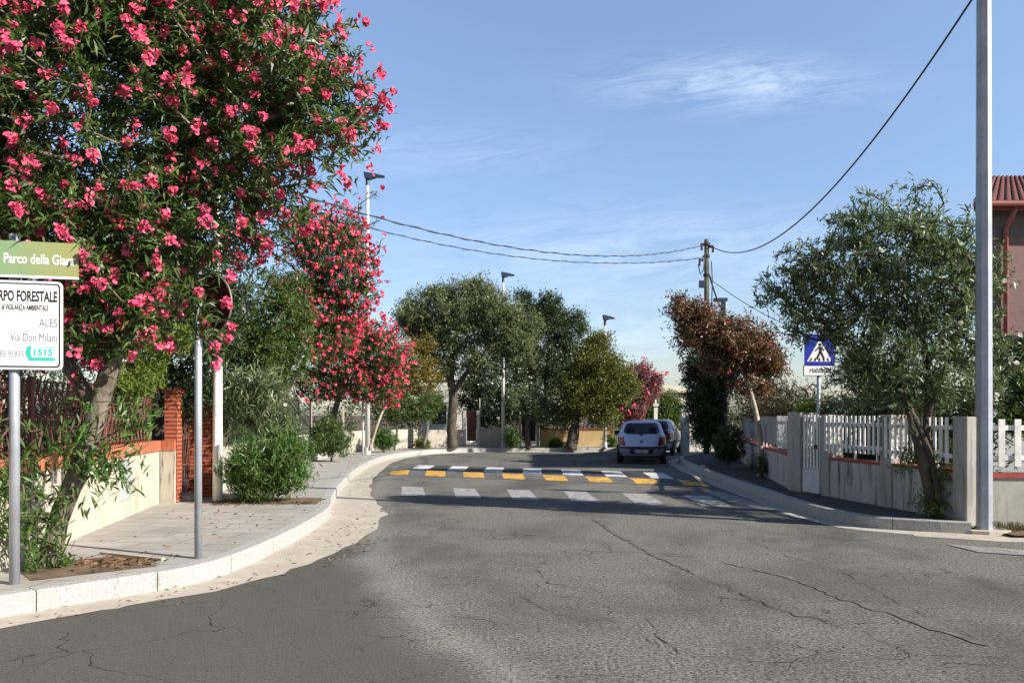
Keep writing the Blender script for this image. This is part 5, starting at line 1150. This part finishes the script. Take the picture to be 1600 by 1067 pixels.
o = tree('hedge', 'dark overgrown hedge filling the garden behind the iron fence', 'hedge', (-6.6,9.5,.1), [([(-6.2,7.5,.1),(-6.2,7.5,1.0)], [.03,.02]), ([(-6.8,10,.1),(-6.8,10,1.2)], [.03,.02])],
     [((-6.0,7.2,1.0),(.75,1.0,1.05)), ((-6.5,8.0,1.9),(.7,1.2,.95)), ((-7.2,10.5,2.1),(.9,1.4,1.0)), ((-7.4,19.5,1.4),(.8,2.6,1.3)), ((-7.6,24.5,1.5),(.9,2.6,1.4)), ((-6.5,8.8,1.0),(.8,1.2,1.15)), ((-6.9,10.6,1.0),(.8,1.2,1.2)), ((-7.2,12.4,1.0),(.9,1.2,1.1)), ((-7.6,14.5,1.2),(1.1,1.4,1.3)), ((-8.5,17,1.4),(1.4,1.8,1.5)), ((-8.4,21,1.3),(1.5,2.2,1.6)), ((-8.8,26,1.5),(1.7,2.8,1.9))], 73, 1250, 'dark_leaf', 18, .12, .030, 1.0, .35, .1, 'twig', .35, 0, None, None, .07, .1, False, .5, wood=False)
# --- right-hand side
stems = [(tp3((1457,808,11.3),(1450,760,11.32),(1438,712,11.38),(1420,640,11.6),(1402,570,11.9)), [.085,.066,.060,.05,.03]), (tp3((1446,735,11.34),(1448,670,11.5),(1452,600,11.8),(1440,520,12.1)), [.06,.055,.045,.03]),
         (tp3((1466,808,11.25),(1460,740,11.3),(1432,660,11.5),(1380,580,11.9),(1300,520,12.1)), [.06,.05,.045,.035,.02]), (tp3((1449,650,11.55),(1490,540,11.8),(1520,440,11.9)), [.045,.035,.02])]
wl_lobes = [lob(1400,420,12.1,1.0,1.0,.95), lob(1310,430,12.1,.75,.8,.75), lob(1480,430,11.9,.70,.8,.85), lob(1385,560,12.0,.95,.9,.65), lob(1350,355,12.1,.62,.6,.50), lob(1265,420,12.1,.5,.5,.42), lob(1430,350,12.1,.45,.45,.35), lob(1260,470,12.1,.55,.6,.55), lob(1470,380,12.0,.5,.55,.45), lob(1500,560,11.7,.45,.55,.55), lob(1548,440,11.8,.30,.3,.55), lob(1215,450,12.2,.28,.3,.25), lob(1430,620,11.9,.45,.5,.30), lob(1345,580,12.0,.48,.6,.5), lob(1340,515,12.1,.55,.6,.5), lob(1420,500,12.0,.6,.6,.5), lob(1500,500,11.8,.4,.5,.5), lob(1470,600,11.7,.42,.5,.42), lob(1400,610,11.9,.5,.5,.36), lob(1250,520,12.2,.28,.3,.26), lob(1440,300,12.1,.22,.3,.2), lob(1200,430,12.2,.2,.25,.18), lob(1550,545,11.7,.30,.3,.40), lob(1340,330,12.2,.25,.25,.18), lob(1545,600,11.6,.18,.2,.2)]
tree('oleander_tree', 'wide grey green oleander with a few white flowers and forked trunks over the right wall', 'tree', tuple(gnd(1460,808,.155)), stems, wl_lobes, 81, 1000, 'oleander_grey', 15, .125, .021, .80, .32, .35,
     'bark_dark', .5, .0, (70, 3, .03, .036, 'white_petal', 0), None, .03, .15, True, .28, (.004,.0028,.04), fill=.7, dens=1.45, extra=np.array([tuple(at(*p)) for p in ((1178,455,12.2),(1185,470,12.2),(1195,440,12.2),(1180,480,12.2),(1205,500,12.2),(1215,400,12.2),(1230,380,12.2),(1290,345,12.1),(1305,335,12.1),(1365,305,12.1),(1380,310,12.1),(1475,318,12.0),(1515,330,12.0),(1500,325,12.0),(1220,520,12.2),(1570,455,11.8),(1575,480,11.8),(1560,420,11.8),(1568,540,11.7))]))
wst = stems
big2 = bpy.data.objects['oleander_tree.004']
r = np.random.default_rng(78); sl2 = [lob(1474,745,11.25,.14,.16,.34), lob(1455,785,11.2,.20,.15,.16), lob(1478,700,11.4,.20,.15,.22), lob(1418,712,11.4,.16,.14,.12)]
sp = lobe_points(sl2, 110, r, .3); sd = norm(r.normal(size=(len(sp),3))*.5+np.array([0,-.1,.7]))
PA_, E_, ld_, _, _ = grow([wst[0]], sp, r, .2); branch_mesh('branches', PA_, [(i-1, i) for i in range(1, min(e[1] for e in E_))]+E_, ld_, 'twig', big2, .003, .002, .012)
if big2: link('basal_shoots', fast_mesh('shoots', [spray(sp, sd, 9, r, .13, .018, .7, .3, .3, .02, .15)]), 'green_leaf', big2)
tree('red_tree', 'red brown leaved tree with a pale slanting trunk at the right kerb', 'tree', tuple(gnd(1187,744,.155)), [(tp3((1187,746,18.8),(1190,715,18.8),(1188,690,18.8),(1182,650,18.9),(1173,612,19.1),(1160,575,19.4)), [.075,.06,.07,.058,.05,.035]), (tp3((1173,612,19.1),(1150,560,19.4),(1115,510,19.3)), [.04,.035,.02]), (tp3((1174,607,19.15),(1190,560,19.4),(1200,520,19.4)), [.03,.025,.02])],
     [lob(1150,530,19.4,.75,.8,.55), lob(1190,555,19.4,.62,.7,.52), lob(1100,510,19.3,.62,.6,.42), lob(1125,560,19.4,.62,.6,.42), lob(1175,600,19.4,.55,.55,.28), lob(1075,490,19.3,.50,.45,.34), lob(1205,570,19.3,.40,.4,.42), lob(1085,530,19.3,.5,.5,.35), lob(1060,475,19.3,.25,.3,.22)], 82, 620, 'red_leaf', 18, .095, .032, 1.0, .32, .15, 'bark_pale', .55, 0, (34, 5, .05, .030, 'far_petal', 0), None, .05, .1, False, .3, (.004,.003,.03),
     extra=np.array([tuple(at(*p)) for p in ((1048,460,19.3),(1060,468,19.3),(1040,485,19.3),(1075,470,19.3),(1100,475,19.3),(1120,480,19.4),(1165,485,19.4),(1190,500,19.4),(1215,525,19.4),(1050,500,19.3))]))
tree('garden_tree', 'dark green bushy tree below the red brown one, filling the inside of the bend', 'tree', (6.65,25,.155), [(tp3((1128,716,25),(1125,660,25),(1112,600,25)), [.20,.17,.10]), (tp3((1127,698,25),(1108,675,25.5),(1104,645,26)), [.12,.11,.09])],
     [lob(1102,605,25,.72,.8,1.0), lob(1105,640,25,.60,.7,.95), lob(1090,570,25,.5,.5,.55), lob(1130,590,25,.55,.6,.7), lob(1108,665,25,.5,.6,.75), lob(1120,560,25,.6,.6,.6)], 83, 520, 'dark_leaf', 20, .11, .038, 1.0, .35, .1, 'bark_dark', .55, 0, None, None, .06, .1, False, .4)
shrub('shrub', 'dark spiky shrub against the grey wall left of the pale slanting trunk', 'shrub', tuple(at(1140,727,21.5)), [lob(1142,690,21.5,.36,.4,.50), lob(1134,705,21.5,.3,.35,.35)], 84, 150, 'dark_leaf', 11, .14, .022, .6, .7)
shrub('shrub', 'sparse thin leaved shrub round the foot of the pale slanting trunk', 'shrub', tuple(gnd(1190,747,.155)), [lob(1190,728,18.6,.30,.2,.20)], 85, 34, 'dark_leaf', 9, .16, .016, .6, .8)
tree('hedge', 'dark evergreen hedge behind the white pickets and the crossing sign', 'hedge', (7.0,16,.1), [([(7.0,14,.1),(7.0,14,1.0)], [.03,.02]), ([(6.8,17,.1),(6.8,17,1.2)], [.03,.02])],
     [((7.1,13.4,1.15),(.55,1.0,1.0)), ((6.9,15.2,1.25),(.6,1.2,1.1)), ((6.75,17,1.2),(.55,1.2,1.1)), ((7.0,14.6,1.9),(.5,1.0,.7)), ((7.4,12.8,1.6),(.4,.7,.9))], 86, 620, 'dark_leaf', 18, .10, .028, 1.0, .35, .1, 'twig', .35, 0, None, None, .06, .1, False, .5, wood=False)
tree('garden_shrub', 'tangled dry yellowish shrub between the red brown tree and the crossing sign', 'shrub', (7.3,20.5,.1), [([(7.3,20.5,.1),(7.3,20.5,1.0)], [.03,.02])],
     [lob(1215,625,20.5,.7,.6,.5), lob(1250,635,20.5,.6,.6,.45), lob(1190,640,21,.7,.6,.4), lob(1280,630,20.0,.5,.5,.6), lob(1235,605,21,.3,.3,.25)], 87, 210, 'dry_leaf', 9, .10, .016, 1.0, .35, .4, 'twig', .4, 0, None, None, .06, .1, False, .3, wood=False)
shrub('garden_shrub', 'small lime green shrub showing over the wall beside the crossing sign', 'shrub', tuple(at(1262,700,17.5)), [lob(1262,640,17.5,.22,.25,.16)], 88, 40, 'lime_leaf', 10, .10, .022, .5, .8)
tree('garden_tree', 'dark green tree at the right edge in front of the pink building', 'tree', (12.3,19,.1), [(tp3((1595,680,18.5),(1595,600,18.5)), [.14,.09])],
     [lob(1595,560,18.6,.6,.6,.55), lob(1560,600,16.5,.35,.4,.45), lob(1620,590,18.4,.9,.8,.9), lob(1580,600,15.0,.15,.2,.2)], 89, 300, 'dark_leaf', 18, .11, .036, 1.0, .35, .1, 'bark_dark', .5, 0, None, None, .06, .1, False, .4)
shrub('garden_shrub', 'round leaved green shrub beside the pale grey shed at the right edge', 'shrub', (8.95,13.8,.12), [lob(1592,640,13.8,.28,.3,.40), lob(1580,660,13.8,.2,.25,.2), lob(1605,600,13.8,.3,.3,.3)], 90, 130, 'green_leaf', 11, .09, .040, .4, .8)
tree('hedge', 'low dark hedge row behind the solid grey panels beyond the white gate', 'hedge', (7.6,23,.1), [([(7.3,22,.1),(7.3,22,1.0)], [.03,.02])],
     [((7.5,21.0,1.1),(.6,1.4,.9)), ((8.0,24.2,1.2),(.7,1.8,1.0)), ((9.0,28,1.4),(.9,2.2,1.3))], 91, 330, 'dark_leaf', 16, .12, .034, 1.0, .35, .1, 'twig', .35, 0, None, None, .08, .1, False, .5, wood=False)
# --- the wood that closes the view far behind the walls: one mass
r = np.random.default_rng(99)
lobes = [((x, 52+r.normal()*3, 1.6+r.random()*1.2), (2.6,2.2,2.0+r.random()*1.3)) for x in np.arange(-34, 9, 2.6)]+[((x, 70+r.normal()*3, 1.5+r.random()), (3.2,2.5,1.6+r.random()*.8)) for x in np.arange(6, 40, 3.2)]
tpw = lobe_points(lobes, 2600, r, .6); D = norm(r.normal(size=(len(tpw),3))+np.array([0,-.2,.5]))
o = link('far_wood', fast_mesh('far_wood', [spray(tpw, D, 12, r, .26, .11, 1.0, .6, .1, .15, .1, False)]), 'dark_leaf'); o['kind'] = 'stuff'
